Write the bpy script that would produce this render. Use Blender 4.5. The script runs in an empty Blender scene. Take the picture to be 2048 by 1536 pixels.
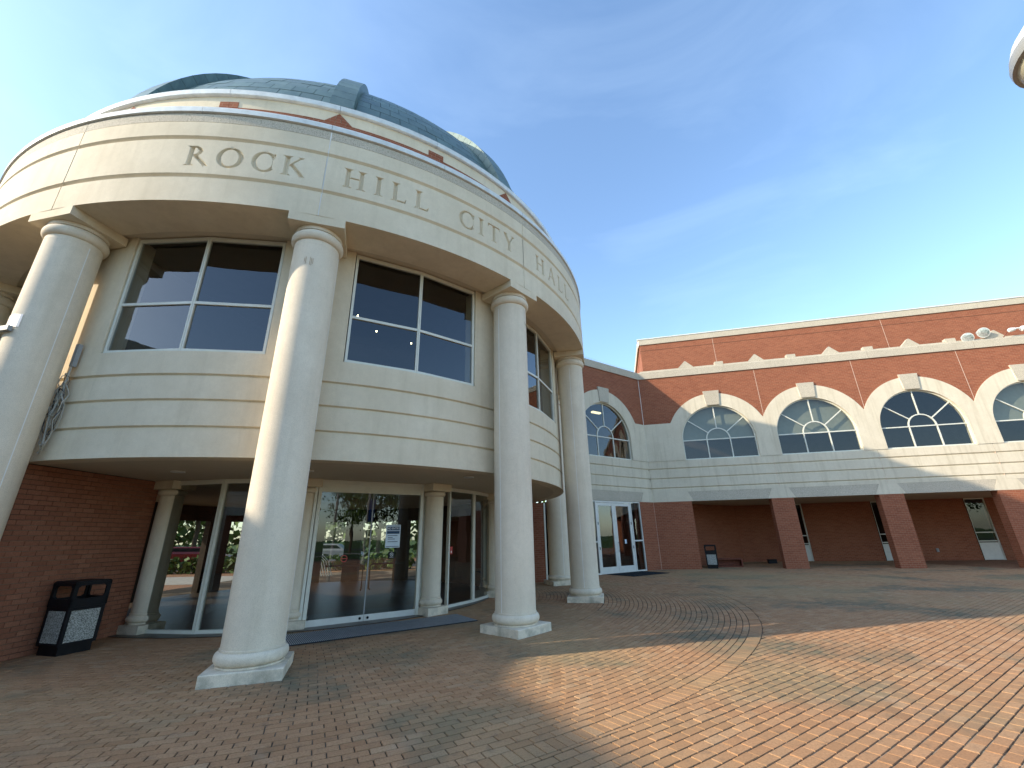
import bpy, bmesh, math, random
import numpy as np
from mathutils import Vector, Matrix
R = math.radians
random.seed(7); RNG = np.random.default_rng(7)
S = bpy.context.scene
COL = S.collection

# ------------------------------------------------------------------ camera, sky, sun, exposure
PITCH, ROLL, EYE = 0.3452, 0.0207, 1.6
cam = bpy.data.cameras.new('camera'); cam.lens = 14.967; cam.sensor_width = 36; cam.clip_end = 4000; cam.clip_start = 0.05
co = bpy.data.objects.new('camera', cam); COL.objects.link(co)
_r0 = Vector((1, 0, 0)); _u0 = Vector((0, -math.sin(PITCH), math.cos(PITCH))); _f0 = Vector((0, math.cos(PITCH), math.sin(PITCH)))
_X = math.cos(ROLL) * _r0 - math.sin(ROLL) * _u0; _Y = math.sin(ROLL) * _r0 + math.cos(ROLL) * _u0; _Z = -_f0
co.matrix_world = Matrix(((_X.x, _Y.x, _Z.x, 0), (_X.y, _Y.y, _Z.y, 0), (_X.z, _Y.z, _Z.z, EYE), (0, 0, 0, 1)))
S.camera = co
SUN_AZ, SUN_EL = 194.3, 26.8
w = bpy.data.worlds.new('World'); S.world = w; w.use_nodes = True
nt = w.node_tree; nt.nodes.clear()
out = nt.nodes.new('ShaderNodeOutputWorld'); bg = nt.nodes.new('ShaderNodeBackground'); sky = nt.nodes.new('ShaderNodeTexSky')
sky.sky_type = 'NISHITA'; sky.sun_disc = False; sky.sun_elevation = R(SUN_EL); sky.sun_rotation = R((90 - SUN_AZ) % 360)
sky.air_density = 1.0; sky.dust_density = 0.8; sky.ozone_density = 1.2
tc = nt.nodes.new('ShaderNodeTexCoord'); mp = nt.nodes.new('ShaderNodeMapping'); mp.inputs['Scale'].default_value = (1.2, 2.2, 5.0)
nz = nt.nodes.new('ShaderNodeTexNoise'); nz.inputs['Scale'].default_value = 1.3; nz.inputs['Detail'].default_value = 7; nz.inputs['Roughness'].default_value = .55; nz.inputs['Distortion'].default_value = .6
rp = nt.nodes.new('ShaderNodeValToRGB'); rp.color_ramp.elements[0].position = .52; rp.color_ramp.elements[1].position = .85
rp.color_ramp.elements[0].color = (0, 0, 0, 1); rp.color_ramp.elements[1].color = (.09, .09, .09, 1)
mx = nt.nodes.new('ShaderNodeMix'); mx.data_type = 'RGBA'; mx.inputs['B'].default_value = (5.0, 5.6, 6.2, 1)
nt.links.new(tc.outputs['Generated'], mp.inputs['Vector']); nt.links.new(mp.outputs['Vector'], nz.inputs['Vector'])
nt.links.new(nz.outputs['Fac'], rp.inputs['Fac']); nt.links.new(rp.outputs['Color'], mx.inputs['Factor'])
nt.links.new(sky.outputs['Color'], mx.inputs['A']); tn = nt.nodes.new('ShaderNodeMix'); tn.data_type = 'RGBA'; tn.blend_type = 'MULTIPLY'; tn.inputs['Factor'].default_value = 1; tn.inputs['B'].default_value = (.80, .885, .925, 1)
nt.links.new(mx.outputs['Result'], tn.inputs['A']); nt.links.new(tn.outputs['Result'], bg.inputs['Color'])
bg.inputs['Strength'].default_value = 0.15
nt.links.new(bg.outputs['Background'], out.inputs['Surface'])
sl = bpy.data.lights.new('sun', 'SUN'); sl.energy = 2.4; sl.angle = R(.6); sl.color = (1.0, .87, .68)
so = bpy.data.objects.new('sun', sl); COL.objects.link(so)
_sd = Vector((math.cos(R(SUN_AZ)) * math.cos(R(SUN_EL)), math.sin(R(SUN_AZ)) * math.cos(R(SUN_EL)), math.sin(R(SUN_EL))))
so.rotation_euler = _sd.to_track_quat('Z', 'Y').to_euler(); so.location = (-30, -10, 30)
S.view_settings.view_transform = 'Standard'; S.view_settings.look = 'None'; S.view_settings.gamma = 1; S.view_settings.exposure = 1.58
S.view_settings.use_curve_mapping = False

# ------------------------------------------------------------------ materials
def mat(name, rough=.8, spec=.3, metallic=0):
    m = bpy.data.materials.new(name); m.use_nodes = True
    t = m.node_tree; b = t.nodes['Principled BSDF']
    b.inputs['Roughness'].default_value = rough; b.inputs['Specular IOR Level'].default_value = spec; b.inputs['Metallic'].default_value = metallic
    return m, t, b
def node(t, kind, **kw):
    n = t.nodes.new(kind)
    for k, v in kw.items():
        if k in n.inputs: n.inputs[k].default_value = v
        else: setattr(n, k, v)
    return n
def ramp(t, src, stops):
    n = t.nodes.new('ShaderNodeValToRGB'); el = n.color_ramp.elements
    while len(el) < len(stops): el.new(.5)
    for e, (p, c) in zip(el, stops): e.position = p; e.color = (*c, 1) if len(c) == 3 else c
    t.links.new(src, n.inputs['Fac']); return n.outputs['Color']
def mixc(t, fac, a, b, mode='MIX'):
    n = t.nodes.new('ShaderNodeMix'); n.data_type = 'RGBA'; n.blend_type = mode
    for k, v in (('Factor', fac), ('A', a), ('B', b)):
        if isinstance(v, bpy.types.NodeSocket): t.links.new(v, n.inputs[k])
        elif k == 'Factor': n.inputs[k].default_value = v
        else: n.inputs[k].default_value = (*v, 1)
    return n.outputs['Result']
def bump(t, b, src, strength, dist):
    n = node(t, 'ShaderNodeBump', Strength=strength, Distance=dist); t.links.new(src, n.inputs['Height']); t.links.new(n.outputs['Normal'], b.inputs['Normal'])
def pos(t): return t.nodes.new('ShaderNodeNewGeometry').outputs['Position']
def noise(t, vec, scale, detail=4, rough=.55, dist=0.0):
    n = node(t, 'ShaderNodeTexNoise', Scale=scale, Detail=detail, Roughness=rough, Distortion=dist); t.links.new(vec, n.inputs['Vector']); return n.outputs['Fac']
def scaled(t, vec, s):
    n = node(t, 'ShaderNodeMapping', Scale=s); t.links.new(vec, n.inputs['Vector']); return n.outputs['Vector']

def concrete(name, a, b_, streak=0.0, speck=.25, grime=0.0, sscale=160):
    m, t, b = mat(name, .82, .25); p = pos(t)
    n1 = noise(t, p, 1.1, 6, .6); n2 = noise(t, p, 9, 5, .65); n3 = noise(t, p, sscale, 2, .6)
    c = mixc(t, ramp(t, n1, [(.32, (0, 0, 0)), (.7, (1, 1, 1))]), a, b_)
    c = mixc(t, ramp(t, n2, [(.35, (.0,) * 3), (.75, (.35,) * 3)]), c, tuple(x * .86 for x in a))
    c = mixc(t, ramp(t, n3, [(.38, (speck,) * 3), (.55, (0, 0, 0))]), c, tuple(x * .55 for x in a))
    if streak:
        n4 = noise(t, scaled(t, p, (3.2, 3.2, .25)), 1.6, 4, .6)
        c = mixc(t, ramp(t, n4, [(.50, (0, 0, 0)), (.78, (streak,) * 3)]), c, (a[0] * .5, a[1] * .46, a[2] * .36))
    if grime:
        sep = t.nodes.new('ShaderNodeSeparateXYZ'); t.links.new(p, sep.inputs[0])
        mr = node(t, 'ShaderNodeMapRange'); mr.inputs['From Min'].default_value = .34; mr.inputs['From Max'].default_value = 0; t.links.new(sep.outputs['Z'], mr.inputs['Value'])
        n5 = noise(t, p, 4.5, 5, .6)
        mu = node(t, 'ShaderNodeMath', operation='MULTIPLY'); t.links.new(mr.outputs[0], mu.inputs[0]); t.links.new(ramp(t, n5, [(.44, (0, 0, 0)), (.66, (grime,) * 3)]), mu.inputs[1])
        c = mixc(t, mu.outputs[0], c, (.10, .105, .075))
    t.links.new(c, b.inputs['Base Color']); bump(t, b, n3, .35, .004)
    return m
M = {}
M['stone'] = concrete('cast_stone', (.68, .58, .42), (.79, .69, .52), streak=.2)
M['column'] = concrete('column_stone', (.73, .63, .485), (.83, .73, .575), speck=.42, grime=.5, streak=.22)
M['streaked'] = concrete('rain_streaked_stone', (.64, .565, .43), (.73, .655, .51), streak=.4)
M['aggregate'] = concrete('exposed_aggregate', (.54, .475, .37), (.64, .57, .45), speck=.95, sscale=75)
M['soffit'] = concrete('soffit_plaster', (.56, .48, .35), (.61, .525, .39), speck=.1)
M['caulk'] = concrete('joint_caulk', (.80, .78, .74), (.86, .84, .80), speck=.05)

def plain(name, col, rough=.5, spec=.4, metallic=0, var=.12, scale=6, bumpy=0):
    m, t, b = mat(name, rough, spec, metallic); p = pos(t); n = noise(t, p, scale, 5, .6)
    t.links.new(mixc(t, ramp(t, n, [(.3, (0, 0, 0)), (.7, (1, 1, 1))]), tuple(c * (1 - var) for c in col), tuple(min(1, c * (1 + var)) for c in col)), b.inputs['Base Color'])
    if bumpy: bump(t, b, noise(t, p, 220, 2, .6), bumpy, .003)
    return m
M['coping'] = plain('white_metal_coping', (.66, .68, .66), .35, .5)
M['frame'] = plain('cream_window_frame', (.66, .65, .56), .4, .5, var=.05)
M['whiteframe'] = plain('white_door_frame', (.66, .65, .60), .35, .5, var=.06)
M['black'] = plain('black_plastic', (.007, .007, .009), .55, .2, var=.3)
M['rubber'] = plain('dark_ribbed_mat', (.035, .04, .045), .9, .1, var=.3, scale=30, bumpy=.8)
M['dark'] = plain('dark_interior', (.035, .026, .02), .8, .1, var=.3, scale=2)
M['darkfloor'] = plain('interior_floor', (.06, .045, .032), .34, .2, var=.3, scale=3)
M['blind'] = plain('roller_blind', (.33, .345, .30), .9, .1, var=.06)
M['steel'] = plain('galvanised_steel', (.45, .46, .46), .35, .5, .8)
M['grey'] = plain('grey_paint', (.30, .31, .31), .5, .4)
M['wood'] = plain('dark_red_wood', (.16, .045, .025), .6, .3, var=.3, scale=12)
M['cable_light'] = plain('pale_cable', (.42, .41, .36), .55, .3)
M['cable_dark'] = plain('dark_cable', (.05, .05, .055), .5, .3)
M['whitepaint'] = plain('white_enamel', (.78, .79, .77), .3, .5, var=.04)
M['lampcream'] = plain('cream_lamp_bowl', (.60, .56, .40), .35, .5, var=.1)
M['lamprim'] = plain('lamp_rim', (.30, .31, .30), .35, .5, var=.1)
M['navy'] = plain('navy_print', (.02, .06, .13), .5, .3)
M['paper'] = plain('laminated_paper', (.62, .72, .80), .4, .4, var=.04)
M['ink'] = plain('dark_ink', (.03, .05, .09), .6, .2)
M['lens'] = plain('floodlight_lens', (.50, .54, .52), .12, .6, .35, var=.45, scale=14)
M['red'] = plain('red_plastic', (.45, .05, .04), .5, .4)
M['rust'] = plain('rust_stain', (.30, .17, .07), .9, .1, var=.3, scale=40)
M['bark'] = plain('tree_bark', (.09, .07, .05), .9, .1, var=.3, scale=9, bumpy=1)
M['grass'] = plain('lawn_grass', (.06, .10, .025), .95, .1, var=.4, scale=2, bumpy=1)
M['asphalt'] = plain('asphalt', (.05, .05, .052), .9, .2, var=.2, scale=2, bumpy=.6)
M['concrete_path'] = plain('path_concrete', (.38, .35, .30), .9, .2, var=.15, scale=3)
M['blue'] = plain('blue_banner_cloth', (.03, .10, .30), .7, .2)
M['carred'] = plain('red_car_paint', (.22, .02, .02), .2, .6, var=.02)
M['tyre'] = plain('tyre_rubber', (.02, .02, .02), .8, .2)

def copper():
    m, t, b = mat('patinated_copper', .42, .5, .25); p = pos(t)
    at = node(t, 'ShaderNodeAttribute', attribute_name='tint')
    n = noise(t, p, 2.2, 6, .6); n2 = noise(t, scaled(t, p, (6, 6, 1.2)), 1.5, 4, .6)
    c = mixc(t, ramp(t, n, [(.3, (0, 0, 0)), (.7, (1, 1, 1))]), (.085, .135, .125), (.14, .20, .175))
    c = mixc(t, ramp(t, n2, [(.5, (0, 0, 0)), (.75, (.5,) * 3)]), c, (.19, .25, .21))
    c = mixc(t, .5, c, at.outputs['Color'], 'MULTIPLY')
    t.links.new(c, b.inputs['Base Color']); bump(t, b, noise(t, p, 3.5, 3, .5), .25, .03)
    return m
M['copper'] = copper()
M['pale_joint'] = concrete('brick_joint_sealant', (.60, .44, .34), (.68, .52, .41), speck=.05)
M['seam'] = plain('dark_seam', (.03, .045, .045), .7, .2)

def pebbles():
    m, t, b = mat('pebble_panel', .8, .3); p = pos(t)
    v = node(t, 'ShaderNodeTexVoronoi', Scale=70); t.links.new(p, v.inputs['Vector'])
    n = noise(t, p, 45, 4, .7)
    c = ramp(t, v.outputs['Distance'], [(.15, (.62, .62, .58)), (.5, (.42, .42, .38)), (.75, (.10, .10, .09))])
    c = mixc(t, ramp(t, n, [(.4, (0, 0, 0)), (.62, (.8,) * 3)]), c, (.20, .20, .18))
    t.links.new(c, b.inputs['Base Color']); bump(t, b, v.outputs['Distance'], -.8, .01); return m
M['pebbles'] = pebbles()

def brickwall(name, w=.205, h=.0765, mortar=.006, reds=((.245, .075, .038), (.33, .108, .055)), mc=(.34, .20, .13)):
    m, t, b = mat(name, .85, .2); uv = node(t, 'ShaderNodeUVMap', uv_map='UVMap').outputs['UV']
    br = node(t, 'ShaderNodeTexBrick', Scale=1.0); br.inputs['Brick Width'].default_value = w; br.inputs['Row Height'].default_value = h
    br.inputs['Mortar Size'].default_value = mortar; br.inputs['Mortar Smooth'].default_value = .15; br.inputs['Bias'].default_value = -.1
    t.links.new(uv, br.inputs['Vector'])
    br.inputs['Color1'].default_value = (*reds[0], 1); br.inputs['Color2'].default_value = (*reds[1], 1); br.inputs['Mortar'].default_value = (*mc, 1)
    p = pos(t); n = noise(t, p, 1.2, 5, .6); n2 = noise(t, p, 60, 3, .6)
    n5 = noise(t, scaled(t, p, (.9, .9, 9.0)), 1.8, 4, .7)
    c = mixc(t, ramp(t, n, [(.35, (0, 0, 0)), (.7, (.30,) * 3)]), br.outputs['Color'], (.40, .165, .09))
    c = mixc(t, ramp(t, n5, [(.5, (0, 0, 0)), (.7, (.45,) * 3)]), c, (.19, .058, .03))
    c = mixc(t, ramp(t, n2, [(.4, (.3,) * 3), (.6, (0, 0, 0))]), c, (.17, .06, .035))
    t.links.new(c, b.inputs['Base Color'])
    bump(t, b, br.outputs['Fac'], -.7, .006); return m
M['brick'] = brickwall('red_brickwork')
M['brickfield'] = brickwall('distant_pavers', .21, .105, .006, ((.30, .17, .09), (.40, .23, .125)), (.09, .07, .05))

def unit(name, dark, light, stains=False):
    m, t, b = mat(name, .85, .22); p = pos(t)
    at = node(t, 'ShaderNodeAttribute', attribute_name='tint'); sep = t.nodes.new('ShaderNodeSeparateColor'); t.links.new(at.outputs['Color'], sep.inputs[0])
    c = mixc(t, sep.outputs[0], dark, light)
    c = mixc(t, ramp(t, sep.outputs[1], [(.82, (0, 0, 0)), (.97, (.35,) * 3)]), c, tuple(min(1, x * y) for x, y in zip(light, (1.05, 1.3, 1.5))))
    n2 = noise(t, p, 55, 4, .65); c = mixc(t, ramp(t, n2, [(.35, (.5,) * 3), (.6, (0, 0, 0))]), c, tuple(x * .62 for x in dark))
    if stains:
        mr = node(t, 'ShaderNodeMix', data_type='RGBA')
        n3 = noise(t, p, .42, 5, .6, .4); g = ramp(t, n3, [(.50, (0, 0, 0)), (.62, (.9,) * 3)])
        g2 = mixc(t, sep.outputs[2], (0, 0, 0), g)                       # the stain takes on some bricks more than on others
        g = mixc(t, .5, g, g2); c = mixc(t, g, c, (.12, .12, .08))
        n8 = noise(t, p, .17, 4, .6, .3); c = mixc(t, ramp(t, n8, [(.46, (0, 0, 0)), (.62, (.5,) * 3)]), c, (.33, .25, .13))
        n4 = noise(t, p, .9, 6, .65, .8); c = mixc(t, ramp(t, n4, [(.60, (0, 0, 0)), (.74, (.5,) * 3)]), c, (.48, .36, .25))
        n6 = noise(t, p, 7, 5, .7, .3); c = mixc(t, ramp(t, n6, [(.30, (.45,) * 3), (.45, (0, 0, 0))]), c, (.12, .09, .065))
    t.links.new(c, b.inputs['Base Color']); bump(t, b, n2, .5, .003); return m
M['paver'] = unit('clay_paver', (.355, .185, .090), (.48, .275, .145), True)
M['brickunit'] = unit('face_brick', (.27, .105, .06), (.37, .155, .09))
def sand():
    m, t, b = mat('joint_sand', .95, .1); p = pos(t); n = noise(t, p, .55, 5, .6, .5); n2 = noise(t, p, 6, 4, .6)
    c = mixc(t, ramp(t, n, [(.50, (0, 0, 0)), (.62, (1, 1, 1))]), (.05, .042, .032), (.22, .17, .12))
    sep = t.nodes.new('ShaderNodeSeparateXYZ'); t.links.new(p, sep.inputs[0])
    # pale sand swept into the joints of the open court, bare dark joints elsewhere
    d = node(t, 'ShaderNodeMapRange'); d.inputs['From Min'].default_value = 5.2; d.inputs['From Max'].default_value = 3.4; t.links.new(sep.outputs['Y'], d.inputs['Value'])
    e = node(t, 'ShaderNodeMapRange'); e.inputs['From Min'].default_value = .6; e.inputs['From Max'].default_value = 2.6; t.links.new(sep.outputs['X'], e.inputs['Value'])
    mu = node(t, 'ShaderNodeMath', operation='MULTIPLY'); t.links.new(d.outputs[0], mu.inputs[0]); t.links.new(e.outputs[0], mu.inputs[1])
    mu2 = node(t, 'ShaderNodeMath', operation='MULTIPLY'); t.links.new(mu.outputs[0], mu2.inputs[0]); t.links.new(ramp(t, n2, [(.4, (0, 0, 0)), (.6, (1, 1, 1))]), mu2.inputs[1])
    c = mixc(t, mu2.outputs[0], c, (.55, .44, .30))
    t.links.new(c, b.inputs['Base Color']); return m
M['sand'] = sand()
def glass(name, tint, ior):
    m = bpy.data.materials.new(name); m.use_nodes = True; t = m.node_tree; t.nodes.clear()
    o = t.nodes.new('ShaderNodeOutputMaterial'); mx = t.nodes.new('ShaderNodeMixShader')
    tr = node(t, 'ShaderNodeBsdfTransparent'); tr.inputs['Color'].default_value = (*tint, 1)
    gl = node(t, 'ShaderNodeBsdfGlossy', Roughness=.0); gl.inputs['Color'].default_value = (.95, .97, 1, 1)
    fr = t.nodes.new('ShaderNodeFresnel')      # a pane reflects the same from either face
    ge = t.nodes.new('ShaderNodeNewGeometry'); a1 = node(t, 'ShaderNodeMath', operation='MULTIPLY_ADD'); t.links.new(ge.outputs['Backfacing'], a1.inputs[0]); a1.inputs[1].default_value = -2; a1.inputs[2].default_value = 1
    a2 = node(t, 'ShaderNodeMath', operation='POWER'); a2.inputs[0].default_value = ior; t.links.new(a1.outputs[0], a2.inputs[1]); t.links.new(a2.outputs[0], fr.inputs['IOR'])
    n = noise(t, pos(t), 1.3, 2, .4); bp = node(t, 'ShaderNodeBump', Strength=.04, Distance=.05); t.links.new(n, bp.inputs['Height']); t.links.new(bp.outputs['Normal'], gl.inputs['Normal'])
    t.links.new(fr.outputs[0], mx.inputs[0]); t.links.new(tr.outputs[0], mx.inputs[1]); t.links.new(gl.outputs[0], mx.inputs[2]); t.links.new(mx.outputs[0], o.inputs['Surface'])
    return m
M['glass'] = glass('tinted_glass', (.50, .52, .50), 1.75)
M['archglass'] = glass('arch_window_glass', (.66, .69, .66), 1.6)
def emissive(name, col, s):
    m, t, b = mat(name); b.inputs['Base Color'].default_value = (*col, 1); b.inputs['Emission Color'].default_value = (*col, 1); b.inputs['Emission Strength'].default_value = s; return m
M['lamp_on'] = emissive('lit_lamp', (1, .85, .55), 6)
M['tube_on'] = emissive('lit_tube', (1, .85, .5), .7)
def leaf(name, a, b_):
    m, t, b = mat(name, .6, .3); at = node(t, 'ShaderNodeAttribute', attribute_name='tint')
    t.links.new(mixc(t, at.outputs['Fac'], a, b_), b.inputs['Base Color']); return m
M['leaf'] = leaf('tree_leaves', (.03, .06, .012), (.10, .17, .03))

# ------------------------------------------------------------------ mesh builder
def world_frame(P, D, N):
    P = np.array(P, float); D = np.array([*D, 0.0]); N = np.array([*N, 0.0])
    return lambda s, o, z: P[None] + np.outer(s, D) + np.outer(o, N) + np.outer(z, (0, 0, 1))
CX, CY = -6.028, 14.019
RREF = 8.0
def cyl_frame(s, o, z):
    a = np.asarray(s) / RREF; r = RREF + np.asarray(o)
    return np.stack([CX + r * np.cos(a), CY + r * np.sin(a), np.asarray(z, float)], 1)
WORLD = lambda s, o, z: np.stack([s, o, z], 1).astype(float)
class MB:
    def __init__(self, frame=WORLD): self.f = frame; self.v = []; self.faces = []; self.uv = []; self.mats = []; self.tint = []
    def add(self, V, F, mi=0, tint=None):
        b = len(self.v); V = np.asarray(V, float); self.v.extend(map(tuple, V))
        for f in F:
            self.faces.append([b + i for i in f]); self.mats.append(mi); self.tint.append(tint)
            q = V[list(f)]; n = np.zeros(3)
            for i in range(len(q)): n += np.cross(q[i], q[(i + 1) % len(q)])
            a = np.abs(n); k = a.argmax()
            self.uv.append(q[:, [0, 2]] if k == 1 else q[:, [1, 2]] if k == 0 else q[:, [0, 1]])
        return self
    def box(self, s0, s1, o0, o1, z0, z1, ns=1, mi=0, tint=None):
        return self.ext([(o0, z0), (o1, z0), (o1, z1), (o0, z1)], s0, s1, ns, mi, tint)
    def ext(self, prof, s0, s1, ns=1, mi=0, tint=None, caps=True):
        n = len(prof); ss = np.linspace(s0, s1, ns + 1)
        V = [(s, o, z) for s in ss for (o, z) in prof]; F = []
        for i in range(ns):
            for j in range(n):
                k = (j + 1) % n; F.append((i * n + j, (i + 1) * n + j, (i + 1) * n + k, i * n + k))
        if caps: F.append(tuple(range(n))[::1]); F.append(tuple(ns * n + j for j in reversed(range(n))))
        return self.add(V, F, mi, tint)
    def prism(self, poly, o0, o1, mi=0, tint=None):      # polygon in (s,z), ccw, thickness along o
        n = len(poly); V = [(s, o0, z) for s, z in poly] + [(s, o1, z) for s, z in poly]
        F = [tuple(range(n)), tuple(n + i for i in reversed(range(n)))]
        for i in range(n): j = (i + 1) % n; F.append((j, i, n + i, n + j))
        return self.add(V, F, mi, tint)
    def arcband(self, cs, cz, r0, r1, a0, a1, o0, o1, n=24, mi=0):
        A = np.linspace(a0, a1, n + 1); V = []; F = []
        for a in A:
            c, s = math.cos(a), math.sin(a)
            V += [(cs + r0 * c, o0, cz + r0 * s), (cs + r1 * c, o0, cz + r1 * s), (cs + r1 * c, o1, cz + r1 * s), (cs + r0 * c, o1, cz + r0 * s)]
        for i in range(n):
            for j in range(4): k = (j + 1) % 4; F.append((4 * i + j, 4 * (i + 1) + j, 4 * (i + 1) + k, 4 * i + k))
        F += [(0, 1, 2, 3), tuple(4 * n + j for j in (3, 2, 1, 0))]
        return self.add(V, F, mi)
    def lathe(self, prof, c=(0, 0), n=32, mi=0):
        V = []; F = []; m = len(prof)
        for i in range(n):
            a = 2 * math.pi * i / n
            V += [(c[0] + r * math.cos(a), c[1] + r * math.sin(a), z) for r, z in prof]
        for i in range(n):
            k = (i + 1) % n
            for j in range(m - 1): F.append((i * m + j, k * m + j, k * m + j + 1, i * m + j + 1))
        F.append(tuple(i * m for i in reversed(range(n)))); F.append(tuple(i * m + m - 1 for i in range(n)))
        return self.add(V, F, mi)
    def tube(self, pts, r, n=6, mi=0):
        pts = [np.array(p, float) for p in pts]; V = []; F = []
        for i, p in enumerate(pts):
            d = pts[min(i + 1, len(pts) - 1)] - pts[max(i - 1, 0)]; d /= np.linalg.norm(d) + 1e-9
            u = np.cross(d, (0, 0, 1.0)); u = u if np.linalg.norm(u) > .05 else np.cross(d, (1.0, 0, 0)); u /= np.linalg.norm(u); v_ = np.cross(d, u)
            rr = r[i] if isinstance(r, (list, tuple)) else r
            for j in range(n): a = 2 * math.pi * j / n; V.append(p + rr * (math.cos(a) * u + math.sin(a) * v_))
        for i in range(len(pts) - 1):
            for j in range(n): k = (j + 1) % n; F.append((i * n + j, i * n + k, (i + 1) * n + k, (i + 1) * n + j))
        F.append(tuple(reversed(range(n)))); F.append(tuple((len(pts) - 1) * n + j for j in range(n)))
        return self.add(V, F, mi)
    def mesh(self, name, mats, smooth=None):
        me = bpy.data.meshes.new(name); V = np.array(self.v); W = self.f(V[:, 0], V[:, 1], V[:, 2])
        me.from_pydata(W.tolist(), [], self.faces)
        for m in (mats if isinstance(mats, (list, tuple)) else [mats]): me.materials.append(m)
        me.polygons.foreach_set('material_index', self.mats)
        uv = me.uv_layers.new(name='UVMap'); uv.data.foreach_set('uv', np.concatenate(self.uv).astype(np.float32).ravel())
        if any(t is not None for t in self.tint):
            at = me.color_attributes.new('tint', 'FLOAT_COLOR', 'CORNER'); d = []
            for f, t in zip(self.faces, self.tint): d += [(*(t or (1, 1, 1)), 1)] * len(f)
            at.data.foreach_set('color', np.array(d, np.float32).ravel())
        bm = bmesh.new(); bm.from_mesh(me); bmesh.ops.recalc_face_normals(bm, faces=bm.faces); bm.to_mesh(me); bm.free()
        if smooth is not None:
            me.polygons.foreach_set('use_smooth', [True] * len(me.polygons)); me.set_sharp_from_angle(angle=R(smooth))
        me.update(); return me
    def obj(self, name, mats, parent=None, smooth=None, **props):
        o = bpy.data.objects.new(name, self.mesh(name, mats, smooth)); COL.objects.link(o)
        if parent: o.parent = parent; o.matrix_parent_inverse = parent.matrix_world.inverted()
        for k, v in props.items(): o[k] = v
        return o
def empty(name, loc=(0, 0, 0), **props):
    o = bpy.data.objects.new(name, None); COL.objects.link(o); o.location = loc; o.empty_display_size = .2
    o.matrix_world = Matrix.Translation(loc)
    for k, v in props.items(): o[k] = v
    return o
def pol(r, deg, z=0): return (CX + r * math.cos(R(deg)), CY + r * math.sin(R(deg)), z)
def arc(deg): return R(deg) * RREF
def facing(origin, d):           # frame whose +o is outward, s along d; d is a 2D unit vector, N to its right-hand side (clockwise)
    return world_frame(origin, d, (d[1], -d[0]))
A0 = -101.45                      # angle of the first column, then every 30 degrees

# ================================================================== GROUND
ground = MB(); ground.add([(-900, -900, -.035), (900, -900, -.035), (900, 900, -.035), (-900, 900, -.035)], [(0, 1, 2, 3)])
ground.obj('ground', M['grass'], kind='structure')
W_S = np.array([math.cos(R(34.0)), math.sin(R(34.0))]); W_T = np.array([-W_S[1], W_S[0]])
fieldframe = lambda s, o, z: np.outer(s, (*W_S, 0)) + np.outer(o, (*W_T, 0)) + np.outer(z, (0, 0, 1))
fld = MB(fieldframe); fld.add([(-26, -22, -.016), (46, -22, -.016), (46, 42, -.016), (-26, 42, -.016)], [(0, 1, 2, 3)])
plaza = fld.obj('plaza', M['brickfield'], kind='structure')
sd = MB(); sd.add([(-13, -1.5, -.009), (20, -1.5, -.009), (20, 29, -.009), (-13, 29, -.009)], [(0, 1, 2, 3)])
sd.obj('joint_sand', M['sand'], plaza)
# pavers: every quad given by its four plan corners
GAP = .0055
quads = []
def ring(r0, r1, st, a_lo, a_hi, ph, j=.0012):
    a = np.arange(int(R(a_lo) / st), int(R(a_hi) / st)) * st + ph * st
    a = a + RNG.normal(0, j, len(a)) / r0; nx = np.append(a[1:], a[-1] + st)
    g0 = GAP / r0; g1 = GAP / r1
    P = lambda r, t: np.stack([CX + r * np.cos(t), CY + r * np.sin(t)], 1)
    return np.stack([P(r0 + 1.15 * GAP, a + g0), P(r1 - 1.15 * GAP, a + g1), P(r1 - 1.15 * GAP, nx - g1), P(r0 + 1.15 * GAP, nx - g0)], 1)
r = 5.25; k = 0
for zone_end, rref in ((6.9, 6.2), (8.46, 7.7), (9.95, 9.25), (11.45, 10.75)):
    while r < zone_end:
        h = .104; quads.append(ring(r, r + h, .210 / rref, -150, 48, (k % 2) * .5)); r += h; k += 1
    if abs(zone_end - 8.46) < .01: r += .012
r_sol = r; quads.append(ring(r_sol, r_sol + .205, .1035 / (r_sol + .1), -150, 60, 0))
R_OUT = r_sol + .205
L, Hh = .208, .1045
jj = np.arange(-int(14 / Hh), int(34 / Hh)); 
for j in jj:
    t0 = j * Hh; ii = np.arange(-int(16 / L), int(34 / L)); s0 = ii * L + (j % 2) * L / 2 + RNG.uniform(-.008, .008)
    e = RNG.normal(0, .0012, (len(ii), 4))
    c = np.stack([np.stack([s0 + GAP + e[:, 0], np.full(len(ii), t0 + 1.5 * GAP)], 1), np.stack([s0 + L - GAP + e[:, 1], np.full(len(ii), t0 + 1.5 * GAP)], 1),
                  np.stack([s0 + L - GAP + e[:, 2], np.full(len(ii), t0 + Hh - GAP)], 1), np.stack([s0 + GAP + e[:, 3], np.full(len(ii), t0 + Hh - GAP)], 1)], 1)
    q = c[..., :1] * W_S + c[..., 1:] * W_T
    ctr = q.mean(1); ok = (ctr[:, 0] > -13) & (ctr[:, 0] < 20) & (ctr[:, 1] > -1.4) & (ctr[:, 1] < 28.6)
    # in front of the wing's arcade and clear of the ring
    q = q[ok]
    d = q - np.array([CX, CY]); rr = np.hypot(d[..., 0], d[..., 1]); inside = rr < R_OUT + .006
    keep = inside.sum(1) < 4
    q = q[keep]; d = d[keep]; rr = rr[keep]; inside = inside[keep]
    fix = np.array([CX, CY]) + d / rr[..., None] * (R_OUT + .006)
    q = np.where(inside[..., None], fix, q); 
    ar = .5 * np.abs((q[:, 0, 0] - q[:, 2, 0]) * (q[:, 1, 1] - q[:, 3, 1]) - (q[:, 1, 0] - q[:, 3, 0]) * (q[:, 0, 1] - q[:, 2, 1]))
    quads.append(q[ar > .0012])
Q = np.concatenate(quads); NQ = len(Q)
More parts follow.
